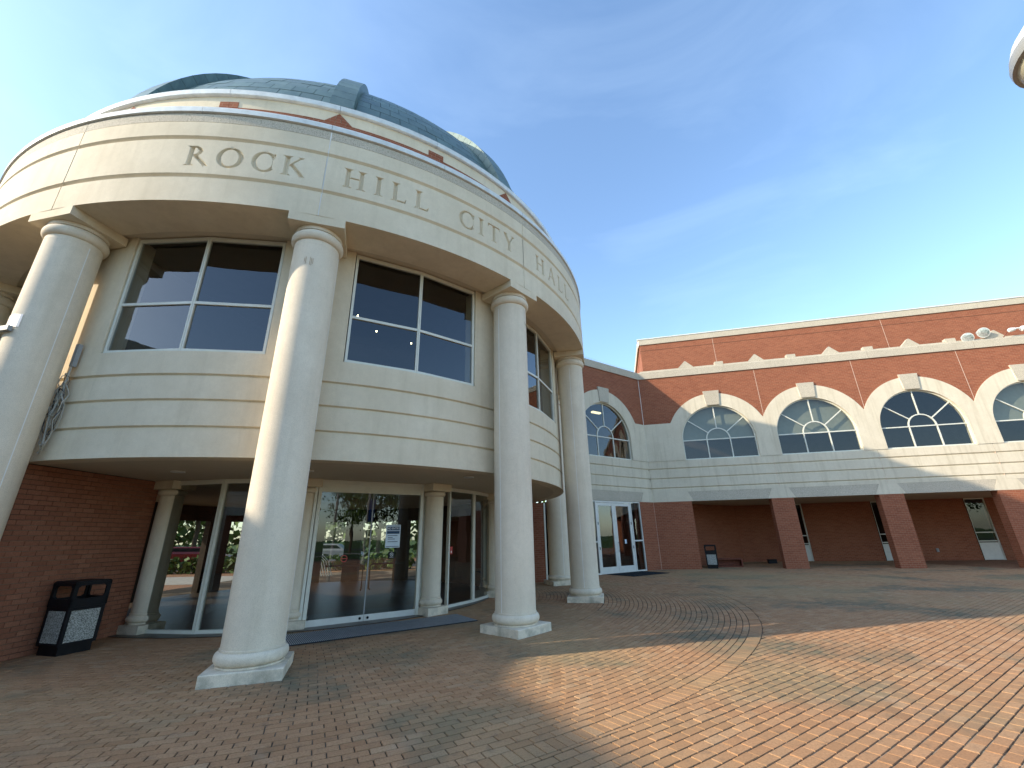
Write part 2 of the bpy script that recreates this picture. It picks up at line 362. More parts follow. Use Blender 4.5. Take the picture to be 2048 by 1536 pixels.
ctr = Q.mean(1); zt = RNG.normal(0, .0010, NQ); tilt = RNG.normal(0, .0008, (NQ, 4))
tint = np.stack([RNG.beta(2.2, 2.2, NQ), RNG.random(NQ), RNG.random(NQ)], 1)
def visible(c):
    x, y = c[:, 0], c[:, 1]; z = -EYE
    fw = y * math.cos(PITCH) + z * math.sin(PITCH); up = -y * math.sin(PITCH) + z * math.cos(PITCH)
    f = .5 * 36 / 14.967; u = x / fw; v_ = up / fw
    return (fw > 0) & (np.abs(u) < 1.19) & (v_ > -.91)
near = np.hypot(ctr[:, 0], ctr[:, 1]); vis = visible(ctr); order = np.argsort(np.where(vis, near, 1e9))[:300]
single = np.zeros(NQ, bool); single[order] = True
def paver_arrays(q, z, tl):      # top quad inset, skirt sloping down
    n = len(q); c = q.mean(1, keepdims=True); top = c + (q - c) * np.array([.968, .968])
    V = np.zeros((n, 12, 3)); V[:, :4, :2] = top; V[:, :4, 2] = z[:, None] + tl; V[:, 4:8, :2] = q; V[:, 4:8, 2] = -.003; V[:, 8:12, :2] = q; V[:, 8:12, 2] = -.02
    F = [(0, 1, 2, 3)] + [(4 + i, 4 + (i + 1) % 4, (i + 1) % 4, i) for i in range(4)] + [(8 + i, 8 + (i + 1) % 4, 4 + (i + 1) % 4, 4 + i) for i in range(4)]
    return V, np.array(F)
V, F = paver_arrays(Q[~single], zt[~single], tilt[~single]); n = len(V)
# make sure faces look up
me = bpy.data.meshes.new('paving'); me.vertices.add(n * 12); me.vertices.foreach_set('co', V.reshape(-1).astype(np.float32))
FF = (F[None] + (np.arange(n) * 12)[:, None, None]).reshape(-1, 4); me.loops.add(FF.size); me.loops.foreach_set('vertex_index', FF.ravel().astype(np.int32))
me.polygons.add(len(FF)); me.polygons.foreach_set('loop_start', (np.arange(len(FF)) * 4).astype(np.int32)); me.update(calc_edges=True); me.shade_flat()
me.materials.append(M['paver']); at = me.color_attributes.new('tint', 'FLOAT_COLOR', 'POINT')
at.data.foreach_set('color', np.repeat(np.concatenate([tint[~single], np.ones((n, 1))], 1), 12, 0).astype(np.float32).ravel())
pv = bpy.data.objects.new('brick_paving', me); COL.objects.link(pv); pv.parent = plaza; pv['kind'] = 'stuff'
for i in order:
    V1, F1 = paver_arrays(Q[i:i + 1], zt[i:i + 1], tilt[i:i + 1]); c = ctr[i]
    V1[..., 0] -= c[0]; V1[..., 1] -= c[1]
    m1 = bpy.data.meshes.new('brick'); m1.from_pydata(V1[0].tolist(), [], F1.tolist()); m1.materials.append(M['paver'])
    at = m1.color_attributes.new('tint', 'FLOAT_COLOR', 'POINT'); at.data.foreach_set('color', np.tile([*tint[i], 1], 12).astype(np.float32))
    o = bpy.data.objects.new('brick', m1); COL.objects.link(o); o.location = (c[0], c[1], 0); o.parent = plaza

# ================================================================== ROTUNDA
rot = empty('city_hall_rotunda', (CX, CY, 0), label='round domed city hall entrance building of pale stone with tall columns and carved name', category='building')
# --- full height columns
def make_column(deg):
    c = pol(8.014, deg)
    th = R(deg); fr = world_frame((c[0], c[1], 0), (-math.sin(th), math.cos(th)), (math.cos(th), math.sin(th)))
    m = MB(); r0, r1 = .374, .372
    m.lathe([(r0, .335), (r0, .36), (r0, 2.0), (r0, 4.5), (r1, 6.44)], (0, 0), 64)
    m.f = fr; sh = m.obj('column', M['column'], rot, 40)
    p = MB(fr); p.ext([(-.455, -.02), (.456, -.02), (.456, .122), (.446, .1326), (-.445, .1326), (-.455, .122)], -.456, .456); p.obj('plinth', M['column'], sh)
    t = MB(fr); prof = [(.36, .133), (.40, .135), (.40, .155)] + [(.372 + .062 * math.cos(a), .235 + .075 * math.sin(a)) for a in np.linspace(-1.45, 1.45, 13)] + [(.385, .312), (.385, .333), (.374, .335), (.36, .335)]
    t.lathe(prof, (0, 0), 64); t.obj('base_ring', M['column'], sh, 50)
    t = MB(fr); prof = [(.36, 6.44), (.374, 6.44)] + [(.362 + .072 * math.cos(a), 6.625 + .095 * math.sin(a)) for a in np.linspace(-1.5, 1.5, 13)] + [(.40, 6.725), (.40, 6.79), (.36, 6.79)]
    t.lathe(prof, (0, 0), 64); t.obj('capital_ring', M['column'], sh, 50)
    k = MB(fr); k.box(-.455, .455, -.44, .456, 6.7925, 6.9567); k.obj('capital_slab', M['stone'], sh)
    for sg in (1, -1):        # the two half shells meet in a caulked joint
        j = MB(fr); j.box(sg * .372 - .003, sg * .372 + .003 + .0015 * sg, -.006, .006, .34, 6.44); j.obj('joint', M['caulk'], sh)
    return fr
cols = [make_column(A0 + 30 * k) for k in range(-2, 6)]

# --- entablature in twelve segments
EP = [(-.30, 6.9567), (.4766, 6.9567), (.4766, 7.445), (.436, 7.452), (.436, 7.50), (.4766, 7.54), (.4766, 8.30), (.436, 8.307), (.436, 8.355), (.4766, 8.395), (.4766, 8.72), (.466, 8.725), (.466, 8.93), (-.30, 8.93)]
gapA = .07
for k in range(12):
    a, b = A0 + 30 * k + gapA, A0 + 30 * (k + 1) - gapA
    lettered = k in (0, 1, 2)
    if not lettered:
        m = MB(cyl_frame); m.ext(EP, arc(a), arc(b), 24); m.obj('entablature_panel', [M['stone']], rot, 30)
    else:
        m = MB(cyl_frame); lo = [(-.30, 6.9567), (.4766, 6.9567), (.4766, 7.445), (.436, 7.452), (.436, 7.50), (.4766, 7.54), (.40, 7.54), (-.30, 7.54)]
        hi = [(-.30, 7.54), (.40, 8.30), (.4766, 8.30), (.436, 8.307), (.436, 8.355), (.4766, 8.395), (.4766, 8.72), (.466, 8.725), (.466, 8.93), (-.30, 8.93)]
        m.ext(lo, arc(a), arc(b), 24); m.ext(hi, arc(a), arc(b), 24); m.obj('entablature_panel', [M['stone']], rot, 30)
    m = MB(cyl_frame); m.ext([(.466, 8.735), (.4716, 8.735), (.4716, 8.925), (.466, 8.925)], arc(a), arc(b), 24); m.obj('aggregate_band', M['aggregate'], rot, 30)
    m = MB(cyl_frame); m.ext([(-.2, 6.97), (.468, 6.97), (.468, 7.44), (.43, 7.46), (.43, 7.5), (.468, 7.55), (.468, 8.29), (.43, 8.31), (.43, 8.36), (.468, 8.4), (.468, 8.92), (-.2, 8.92)], arc(b), arc(b + 2 * gapA), 1); m.obj('joint', M['caulk'] if k in (0,) else M['streaked'], rot)
for k in range(24):
    a = A0 + 15 * k; m = MB(cyl_frame); m.ext([(-.45, 8.93), (.48, 8.945), (.505, 8.955), (.505, 9.06), (.49, 9.085), (-.05, 9.16), (-.45, 9.16)], arc(a + .03), arc(a + 14.97), 12); m.obj('coping', M['coping'], rot, 30)
# --- carved lettering: one finely gridded band, sunk where a letter stands
def seg(x0, y0, x1, y1, w0, w1=None):
    w1 = w0 if w1 is None else w1; d = np.array([x1 - x0, y1 - y0]); d /= np.hypot(*d); nrm = np.array([-d[1], d[0]])
    return ('poly', [np.array([x0, y0]) + nrm * -w0 / 2, np.array([x1, y1]) + nrm * -w1 / 2, np.array([x1, y1]) + nrm * w1 / 2, np.array([x0, y0]) + nrm * w0 / 2])
def stem(x, wd=.165, serif=.095):
    return [seg(x, 0, x, 1, wd), ('poly', [np.array(p) for p in ((x - wd / 2 - serif, 0), (x + wd / 2 + serif, 0), (x + wd / 2, .055), (x - wd / 2, .055))]),
            ('poly', [np.array(p) for p in ((x - wd / 2, .945), (x + wd / 2, .945), (x + wd / 2 + serif, 1), (x - wd / 2 - serif, 1))])]
def ser(x, y, l=.13, up=True): return ('poly', [np.array(p) for p in (((x - l, y), (x + l, y), (x + l * .4, y + .05), (x - l * .4, y + .05)) if up else ((x - l * .4, y - .05), (x + l * .4, y - .05), (x + l, y), (x - l, y)))])
GL = {
 'R': (.86, stem(.17) + [('arc', .22, .745, .34, .255, .155, .06, -90, 90), seg(.17, .965, .26, .965, .055), seg(.17, .50, .30, .50, .05), seg(.36, .50, .80, .02, .13), ser(.80, 0, .09)]),
 'O': (1.02, [('ell', .51, .5, .50, .52, .17, .065)]),
 'C': (.88, [('ellc', .50, .5, .48, .52, .17, .065), seg(.84, .70, .84, .95, .02, .06), seg(.85, .16, .80, .14, .02, .05)]),
 'K': (.86, stem(.17) + [seg(.22, .46, .68, .98, .055), seg(.34, .58, .80, .02, .125), ser(.68, 1, .11, False), ser(.80, 0, .10)]),
 'H': (.90, stem(.17) + stem(.73) + [seg(.17, .53, .73, .53, .055)]),
 'I': (.36, stem(.18)),
 'L': (.68, stem(.17) + [seg(.17, .03, .60, .03, .06), seg(.60, .02, .66, .20, .09, .01)]),
 'T': (.80, [seg(.40, 0, .40, 1, .165), ser(.40, 0, .17), seg(.05, .965, .75, .965, .06), seg(.05, .98, .02, .80, .07, .01), seg(.75, .98, .78, .80, .07, .01)]),
 'Y': (.86, [seg(.43, 0, .43, .50, .165), ser(.43, 0, .17), seg(.43, .45, .14, .98, .165), seg(.43, .45, .72, .98, .06), ser(.14, 1, .13, False), ser(.72, 1, .11, False)]),
 'A': (.90, [seg(.09, .0, .43, 1.0, .055), seg(.80, .0, .45, 1.02, .165), seg(.22, .34, .66, .34, .05), ser(.09, 0, .10), ser(.80, 0, .14)]),
}
def inside(shape, X, Y):
    k = shape[0]
    if k == 'poly':
        d = np.full(X.shape, 9.0); P = shape[1]; n = len(P)
        area = sum(P[i][0] * P[(i + 1) % n][1] - P[(i + 1) % n][0] * P[i][1] for i in range(n))
        for i in range(n):
            a, b = P[i], P[(i + 1) % n]; e = b - a; L_ = np.hypot(*e)
            if L_ < 1e-6: continue
            d = np.minimum(d, ((X - a[0]) * -e[1] + (Y - a[1]) * e[0]) / L_ * (1 if area > 0 else -1))
        return d
    if k in ('ell', 'ellc'):
        _, cx, cy, rx, ry, tw, tn = shape; ro = np.hypot((X - cx) / rx, (Y - cy) / ry)
        sx, sy = rx - tw, ry - tn; ri = np.hypot((X - cx) / sx, (Y - cy) / sy)
        d = np.minimum((1 - ro) * min(rx, ry), (ri - 1) * min(sx, sy))
        if k == 'ellc': d = np.minimum(d, np.maximum(cx + .30 - X, -1))
        return d
    if k == 'arc':
        _, cx, cy, rx, ry, tw, tn, *_a = shape; cx = .24; ro = np.hypot((X - cx) / rx, (Y - cy) / ry); sx, sy = rx - tw, ry - tn
        ri = np.hypot((X - cx) / sx, (Y - cy) / sy); return np.minimum(np.minimum((1 - ro) * ry, (ri - 1) * sy), X - cx + .02)
CAP, ZB = .43, 7.713
placed = []
for word, a, b in (('ROCK', -86.8, -73.75), ('HILL', -69.3, -58.4), ('CITY', -53.9, -43.4), ('HALL', -38.1, -25.6)):
    tot = R(b - a) * 8.4766 / CAP; ws = [GL[c][0] for c in word]; gap = (tot - sum(ws)) / (len(word) - 1); x = 0
    for c, w_ in zip(word, ws):
        placed.append((c, R(a) * 8.4766 / CAP + x, w_)); x += w_ + gap
CELL = .0072
for k in (0, 1, 2):
    a, b = R(A0 + 30 * k + gapA), R(A0 + 30 * (k + 1) - gapA)
    ns = int((b - a) * 8.4766 / CELL); zs = np.concatenate([[7.54, 7.60, 7.66], np.arange(7.70, 8.155, CELL), [8.19, 8.25, 8.30]]); nz_ = len(zs)
    ang = np.linspace(a, b, ns + 1); GX, GY = np.meshgrid(ang * 8.4766 / CAP, (zs - ZB) / CAP, indexing='ij')
    depth = np.zeros(GX.shape); owner = np.full(GX.shape, -1)
    for li, (c, x0, w_) in enumerate(placed):
        msk = (GX[:, 0] > x0 - .2) & (GX[:, 0] < x0 + w_ + .2)
        if not msk.any(): continue
        X = GX[msk] - x0; Y = GY[msk]; d = np.full(X.shape, -9.0)
        for sh in GL[c][1]: d = np.maximum(d, inside(sh, X, Y))
        dd = np.clip((d + .012) * CAP * 2.6, 0, .055) * (d > -.012); dep = depth[msk]; ow = owner[msk]; ow[dd > 0] = li; depth[msk] = np.maximum(dep, dd); owner[msk] = ow
    RR = 8.4766 - depth; X = CX + RR * np.cos(ang)[:, None]; Y = CY + RR * np.sin(ang)[:, None]; Z = np.broadcast_to(zs, X.shape)
    V = np.stack([X, Y, Z], -1).reshape(-1, 3); idx = np.arange(V.shape[0]).reshape(X.shape)
    F = np.stack([idx[:-1, :-1], idx[1:, :-1], idx[1:, 1:], idx[:-1, 1:]], -1).reshape(-1, 4)
    own = np.maximum.reduce([owner[:-1, :-1], owner[1:, :-1], owner[1:, 1:], owner[:-1, 1:]]).reshape(-1)
    for li in [-1] + sorted(set(own[own >= 0])):
        f = F[own == li]; u, inv = np.unique(f, return_inverse=True)
        nm = 'frieze' if li < 0 else 'carved_letter'
        me = bpy.data.meshes.new(nm); me.from_pydata(V[u].tolist(), [], inv.reshape(-1, 4).tolist()); me.materials.append(M['stone'])
        if li < 0: me.polygons.foreach_set('use_smooth', [False] * len(me.polygons))
        o = bpy.data.objects.new(nm, me); COL.objects.link(o); o.parent = rot; o.matrix_parent_inverse = rot.matrix_world.inverted()
        if li >= 0: o['label'] = 'letter %s cut into the stone frieze' % placed[li][0]
# --- soffit above the upper floor
m = MB(cyl_frame); m.ext([(-.55, 7.0), (.20, 7.0), (.20, 7.06), (-.55, 7.06)], arc(-180), arc(180), 120, caps=False); m.obj('soffit', M['soffit'], rot)
# --- upper drum with brick inlay
m = MB(cyl_frame); m.ext([(-1.0, 8.9), (-.047, 8.9), (-.047, 10.06), (-1.0, 10.06)], arc(-180), arc(180), 144, caps=False); m.obj('drum_wall', M['stone'], rot, 30)
for k in range(24):
    a = A0 + 15 * k
    m = MB(cyl_frame); m.ext([(-1.0, 10.06), (0.0, 10.06), (.018, 10.075), (.018, 10.195), (-.01, 10.22), (-1.0, 10.25)], arc(a + .03), arc(a + 14.97), 12); m.obj('drum_coping', M['coping'], rot, 30)
    m = MB(cyl_frame); m.box(arc(a), arc(a + 15), -.06, -.037, 9.20, 9.76, 10); m.obj('brick_band', M['brick'], rot, 30)
for k in range(12):
    a = A0 + 30 * k
    m = MB(cyl_frame); s = arc(a)
    for i in range(5):          # bricks laid on a slope inside the triangle
        t0, t1 = i / 5, (i + 1) / 5; lo_, hi_ = -.27, .27
        xa, xb = lo_ + .54 * t0, lo_ + .54 * t1 - .006
        za = 9.76 + .27 * (1 - abs(xa) / .27); zb = 9.76 + .27 * (1 - abs(xb) / .27)
        poly = [(s + xa, 9.761), (s + xb, 9.761), (s + xb, zb)] + ([(s, 10.03)] if xa < 0 < xb else []) + [(s + xa, za)]
        poly = [p for q, p in enumerate(poly) if q == 0 or abs(p[0] - poly[q - 1][0]) + abs(p[1] - poly[q - 1][1]) > .004]
        m.prism(poly, -.055, -.036)
    m.obj('brick_triangle', M['brick'], rot)
    s = arc(a + 15); m = MB(cyl_frame); m.box(s - .18, s - .003, -.06, -.036, 9.761, 9.91, 2); m.box(s + .003, s + .18, -.06, -.036, 9.761, 9.91, 2); m.obj('brick_merlon', M['brick'], rot)
# --- dome
ZC, RD = 7.75, 8.17
def sph(a, e, r): return (CX + r * math.cos(e) * math.cos(a), CY + r * math.cos(e) * math.sin(a), ZC + r * math.sin(e))
m = MB(); prof = [((RD - .045) * math.cos(e), ZC + (RD - .045) * math.sin(e)) for e in np.linspace(R(14.5), R(89.5), 40)]
m.lathe(prof, (CX, CY), 96); dome = m.obj('dome', M['seam'], rot, 60)
def panel(mb, a0, a1, e0, e1, r0, r1, na=2, tint=None):
    V = []; 
    for r_ in (r0, r1):
        for e in (e0, e1):
            for a in np.linspace(a0, a1, na + 1): V.append(sph(a, e, r_))
    n1 = na + 1; F = []
    for i in range(na):
        F.append((2 * n1 + i, 2 * n1 + i + 1, 3 * n1 + i + 1, 3 * n1 + i)); F.append((i, 2 * n1 + i, 2 * n1 + i + 1, i + 1)[::-1]); F.append((n1 + i, n1 + i + 1, 3 * n1 + i + 1, 3 * n1 + i)[::-1])
    F.append((0, n1, 3 * n1, 2 * n1)); F.append((na, 2 * n1 + na, 3 * n1 + na, n1 + na))
    mb.add(V, F, 0, tint)
STEP = 2.90; rest = MB(); cnt = 0
for row in range(0, 25):
    e0 = 17.6 + STEP * row; e1 = min(e0 + STEP, 89.0)
    if e0 > 88: break
    mult = max(1, round(math.cos(R(20)) / math.cos(R((e0 + e1) / 2))))
    for rib in range(12):
        a_s = A0 + 30 * rib + 1.8; a_e = a_s + 26.4
        st = 3.45 * mult; x = a_s + .5 - (st / 2 if row % 2 == 0 else 0); edges = [a_s]
        while x < a_e - .6:
            if x > a_s + .6: edges.append(x)
            x += st
        edges.append(a_e)
        for i in range(len(edges) - 1):
            g = .04
            tn = RNG.uniform(.72, 1.1); tcol = (tn, tn * RNG.uniform(.97, 1.03), tn)
            mid = (edges[i] + edges[i + 1]) / 2
            want = row < 9 and rib in (0, 1, 2, 11) and -128 < mid < -22 and cnt < 300
            mb = MB() if want else rest
            panel(mb, R(edges[i] + g), R(edges[i + 1] - g), R(e0 + .06), R(e1 - .06), RD - .04, RD + RNG.uniform(-.002, .004), 2, tcol)
            if want: cnt += 1; mb.obj('panel', M['copper'], dome)
rest.obj('far_panels', M['copper'], dome, kind='stuff')
for rib in range(12):
    ac = R(A0 + 30 * rib); T = np.array([-math.sin(ac), math.cos(ac), 0]); hw = .235
    core = MB()
    for row in range(0, 25):
        e0 = R(17.4 + 2.9 * row); e1 = R(17.4 + 2.9 * (row + 1))
        if e0 > R(86): break
        V = []
        for e, d in ((e0, .0007), (e1, -.0007)):
            for r_ in (RD - .05, RD + .19):
                for sg in (-1, 1): V.append(np.array(sph(ac, e + d, r_)) + T * sg * hw)
        tn = RNG.uniform(.8, 1.08); core.add(V, [(0, 1, 3, 2), (4, 6, 7, 5), (0, 2, 6, 4), (1, 5, 7, 3), (2, 3, 7, 6)], 0, (tn, tn, tn))
    core.obj('dome_rib', M['copper'], rot)

# --- upper floor wall
UP = [(-.75, 2.861), (-.438, 2.861), (-.438, 3.308), (-.480, 3.315), (-.480, 3.342), (-.438, 3.364), (-.438, 3.752), (-.480, 3.759), (-.480, 3.786), (-.438, 3.808), (-.438, 4.188), (-.480, 4.195), (-.480, 4.222), (-.438, 4.244), (-.438, 4.640), (-.75, 4.640)]
for k in range(-1, 5):
    a = A0 + 30 * k
    m = MB(cyl_frame); m.ext(UP, arc(a + .02), arc(a + 29.98), 20); m.obj('upper_wall', M['stone'], rot, 30)
for k in range(-1, 6):
    a = A0 + 30 * k
    m = MB(cyl_frame); m.box(arc(a - 4.75), arc(a + 4.75), -.80, -.438, 4.641, 6.995, 6); m.obj('wall_pier', M['stone'], rot, 30)
def bar(mb, s0, s1, z0, z1, o0=-.03, o1=.035): mb.box(s0, s1, o0, o1, z0, z1)
def upper_window(a):
    win = None
    P = [np.array(pol(7.50, a - 10.15)), np.array(pol(7.50, a)), np.array(pol(7.50, a + 10.15))]
    for q in range(2):
        p0, p1 = P[q], P[q + 1]; d = (p1 - p0)[:2]; L_ = np.hypot(*d); d = d / L_; fr = facing(p0, d)
        m = MB(fr); t = .045
        bar(m, 0, t if q == 0 else t * .6, 4.642, 6.97); bar(m, L_ - (t if q == 1 else t * .6), L_, 4.642, 6.97)
        x0, x1 = (t if q == 0 else t * .6), L_ - (t if q == 1 else t * .6)
        bar(m, x0, x1, 4.642, 4.70); bar(m, x0, x1, 6.90, 6.97); bar(m, x0, x1, 5.56, 5.61, -.03, .03)
        if win is None: win = m.obj('window', M['frame'], rot)
        else: m.obj('frame', M['frame'], win)
        for z0, z1 in ((4.70, 5.56), (5.61, 6.90)):
            g = MB(fr); g.add([(x0, 0, z0), (x1, 0, z0), (x1, 0, z1), (x0, 0, z1)], [(0, 1, 2, 3)]); g.obj('pane', M['glass'], win)
for k in range(-1, 5): upper_window(A0 + 30 * k + 15)
# floors and dim interior
m = MB(cyl_frame); m.ext([(-7.0, 2.862), (-.75, 2.862), (-.75, 3.3), (-7.0, 3.3)], arc(-180), arc(180), 90, caps=False); m.obj('floor_slab', M['soffit'], rot)
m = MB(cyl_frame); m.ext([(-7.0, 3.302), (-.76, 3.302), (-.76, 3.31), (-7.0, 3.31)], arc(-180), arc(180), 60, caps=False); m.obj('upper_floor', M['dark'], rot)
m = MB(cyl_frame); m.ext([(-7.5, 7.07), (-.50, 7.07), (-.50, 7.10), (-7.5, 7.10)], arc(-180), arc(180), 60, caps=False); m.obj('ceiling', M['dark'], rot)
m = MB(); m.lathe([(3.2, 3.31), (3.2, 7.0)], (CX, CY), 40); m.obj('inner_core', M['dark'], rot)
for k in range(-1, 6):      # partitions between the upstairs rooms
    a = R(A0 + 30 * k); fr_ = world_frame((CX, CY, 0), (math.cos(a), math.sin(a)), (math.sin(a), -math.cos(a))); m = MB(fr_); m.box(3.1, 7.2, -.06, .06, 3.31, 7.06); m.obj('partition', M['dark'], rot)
for k in range(6, 11): m = MB(cyl_frame); m.box(arc(A0 + 30 * k - 30), arc(A0 + 30 * k), -.75, -.438, 2.861, 6.99, 12); m.obj('rear_wall', M['stone'], rot)
m = MB(); m.lathe([(.1, .004), (5.3, .004), (5.3, .014), (.1, .014)], (CX, CY), 64); m.obj('lobby_floor', M['darkfloor'], rot)
for a_, b_ in ((24, 58), (74, 80), (96, 103), (112, 117), (131, 136), (150, 158), (176, 183), (200, 244)): m = MB(cyl_frame); m.box(arc(a_), arc(b_), -2.75, -2.45, .015, 2.86, 8); m.obj('rear_pier', M['dark'], rot)
m = MB(cyl_frame); m.box(arc(24), arc(244), -2.70, -2.50, 2.35, 2.859, 60); m.obj('rear_lintel', M['dark'], rot)
for a, r_ in ((-79.5, 5.9), (-65, 6.2), (-60, 5.6), (-50, 5.4)):
    m = MB(); c = pol(r_, a); m.lathe([(.016, 6.3), (.016, 6.33)], c[:2], 10); m.obj('ceiling_spot', M['lamp_on'], rot)
# --- ground floor
GC = np.array([CX + .12, CY + .08])
def gpt(r_, deg): return np.array([GC[0] + r_ * math.cos(R(deg)), GC[1] + r_ * math.sin(R(deg)), 0.0])
m = MB(); m.lathe([(.10, 2.0), (.10, 2.0)], (0, 0), 4) if False else None
def glazing(pts, name='glass_wall', door=False):
    root = None
    for q in range(len(pts) - 1):
        p0, p1 = pts[q], pts[q + 1]; d = (p1 - p0)[:2]; L_ = np.hypot(*d); d = d / L_; fr = facing(p0, d)
        m = MB(fr); t = .05
        bar(m, 0, t, 0.0, 2.858, -.04, .04); bar(m, L_ - t, L_, 0.0, 2.858, -.04, .04); bar(m, t, L_ - t, 0, .075, -.04, .04); bar(m, t, L_ - t, 2.77, 2.858, -.04, .04)
        if root is None: root = m.obj(name, M['frame'], rot)
        else: m.obj('frame', M['frame'], root)
        g = MB(fr); g.add([(t, 0, .075), (L_ - t, 0, .075), (L_ - t, 0, 2.77), (t, 0, 2.77)], [(0, 1, 2, 3)]); g.obj('pane', M['glass'], root)
    return root
pl = [-104.6, -72.8, -38.9, -7.2, 22]
glazing([np.array([-7.25, 9.23, 0]), np.array([-6.02, 9.03, 0]), np.array([-4.78, 9.12, 0])])
glazing([np.array([-1.72, 11.52, 0]), np.array([-1.16, 12.49, 0]), np.array([-.73, 13.63, 0])])
glazing([np.array([-.68, 13.95, 0]), np.array([-.78, 15.1, 0]), np.array([-1.1, 16.2, 0])])
def pilaster(c, deg):
    th = R(deg); fr = world_frame((c[0], c[1], 0), (-math.sin(th), math.cos(th)), (math.cos(th), math.sin(th)))
    m = MB(fr); m.lathe([(.215, .36), (.215, 2.56)], (0, 0), 40); sh = m.obj('pilaster', M['column'], rot, 40)
    m = MB(fr); m.box(-.29, .29, -.25, .29, -.01, .16); m.obj('plinth', M['column'], sh)
    m = MB(fr); m.lathe([(.20, .161), (.24, .165), (.24, .185)] + [(.215 + .055 * math.cos(a), .255 + .062 * math.sin(a)) for a in np.linspace(-1.4, 1.4, 9)] + [(.23, .325), (.23, .355), (.2, .36)], (0, 0), 40); m.obj('base_ring', M['column'], sh, 50)
    m = MB(fr); m.lathe([(.2, 2.56)] + [(.215 + .05 * math.cos(a), 2.625 + .055 * math.sin(a)) for a in np.linspace(-1.4, 1.4, 9)] + [(.2, 2.69)], (0, 0), 40); m.obj('capital_ring', M['column'], sh, 50)
    m = MB(fr); m.box(-.29, .29, -.25, .29, 2.691, 2.859); m.obj('capital_block', M['stone'], sh)
for c, dg in (((-7.33, 9.36), -103), ((-4.46, 9.43), -72), ((-1.97, 10.83), -40), ((-.62, 13.62), -9), ((-.95, 16.35), 20)):
    pilaster(c, dg)
# sliding entrance doors
p0, p1 = np.array([-4.19, 9.40, 0]), np.array([-2.25, 10.67, 0]); d = (p1 - p0)[:2]; LD = float(np.hypot(*d)); d = d / LD; DF = facing(p0, d)
m = MB(DF)
for a_, b_ in ((-.10, -.045), (-.03, .04)): m.box(a_, b_, -.05, .05, 0, 2.858)
m.box(LD - .04, LD + .03, -.05, .05, 0, 2.858); m.box(.04, LD - .04, -.05, .05, 2.80, 2.858); m.box(.04, LD - .04, -.035, .035, 2.60, 2.80)
door = m.obj('entrance_door', M['frame'], rot)
for a_, b_ in ((.04, LD / 2 - .006), (LD / 2 + .006, LD - .04)):
    m = MB(DF); m.box(a_, b_, -.02, .02, .012, .13); m.obj('bottom_rail', M['whiteframe'], door)
    g = MB(DF); g.add([(a_, 0, .13), (b_, 0, .13), (b_, 0, 2.60), (a_, 0, 2.60)], [(0, 1, 2, 3)]); g.obj('pane', M['glass'], door)
    m = MB(DF); e = b_ if a_ < .5 else a_; sgn = -1 if a_ < .5 else 1; m.box(e - .006, e + .006, -.012, .012, .13, 2.6); m.obj('edge_trim', M['grey'], door)
    m = MB(DF); m.tube([(e + sgn * .85, -.09, 1.10), (e + sgn * .12, -.09, 1.10), (e + sgn * .07, -.09, 1.06), (e + sgn * .07, -.09, .62), (e + sgn * .09, -.05, .60)], .018, 8); m.obj('push_bar', M['black'], door, 60)
    m = MB(DF); m.add([], []) if False else None
    kx = e + sgn * .075; V = MB(DF); V.arcband(kx, .07, 0.001, .026, 0, 2 * math.pi, .02, .035, 14); V.obj('lock', M['black'], door)
# infill either side of doors and beside glazing
for a_, b_ in ((-.55, -.101), (LD + .031, LD + .6)): m = MB(DF); m.box(a_, b_, -.22, -.06, 0, 2.859); m.obj('door_jamb', M['frame'], rot)
# radial brick wall beside the first column, brick by brick
w0 = np.array([-7.74, 6.56, 0]); w1 = np.array([-7.57, 9.25, 0]); d = (w1 - w0)[:2]; LW = float(np.hypot(*d)); d = d / LW; BWF = facing(w0, d)
m = MB(BWF); m.box(0, LW, -.36, -.012, 0, 2.859); bw = m.obj('brick_wall', M['sand'], rot)
bricks = []
for r_ in range(37):
    z0 = .004 + r_ * .0770; x = -.105 * (r_ % 2)
    while x < LW - .01:
        a_, b_ = max(0.0, x) + .0035, min(LW, x + .21) - .0035
        if b_ - a_ > .02: bricks.append((a_, b_, z0, min(z0 + .0690, 2.857)))
        x += .21
bricks.sort(key=lambda q: (q[0] + q[1]) * .4 + abs(q[2] - 1.3))
other = MB(BWF)
for i, (a_, b_, z0, z1) in enumerate(bricks):
    tn = (RNG.beta(2.2, 2.2), RNG.random() * .9, RNG.random()); o1 = RNG.uniform(-.0015, .0015)
    mb = MB(BWF) if i < 300 else other
    c = .004; V = [(a_ + c, o1, z0 + c), (b_ - c, o1, z0 + c), (b_ - c, o1, z1 - c), (a_ + c, o1, z1 - c), (a_, -.003, z0), (b_, -.003, z0), (b_, -.003, z1), (a_, -.003, z1), (a_, -.02, z0), (b_, -.02, z0), (b_, -.02, z1), (a_, -.02, z1)]
    mb.add(V, [(0, 1, 2, 3), (4, 5, 1, 0), (5, 6, 2, 1), (6, 7, 3, 2), (7, 4, 0, 3), (8, 9, 5, 4), (9, 10, 6, 5), (10, 11, 7, 6), (11, 8, 4, 7)], 0, tn)
    if i < 300: mb.obj('brick', M['brickunit'], bw)
other.obj('brickwork', M['brickunit'], bw, kind='stuff')
m = MB(BWF); m.box(-.16, -.005, -.40, .03, 0, 2.86); m.obj('wall_trim', M['frame'], rot)
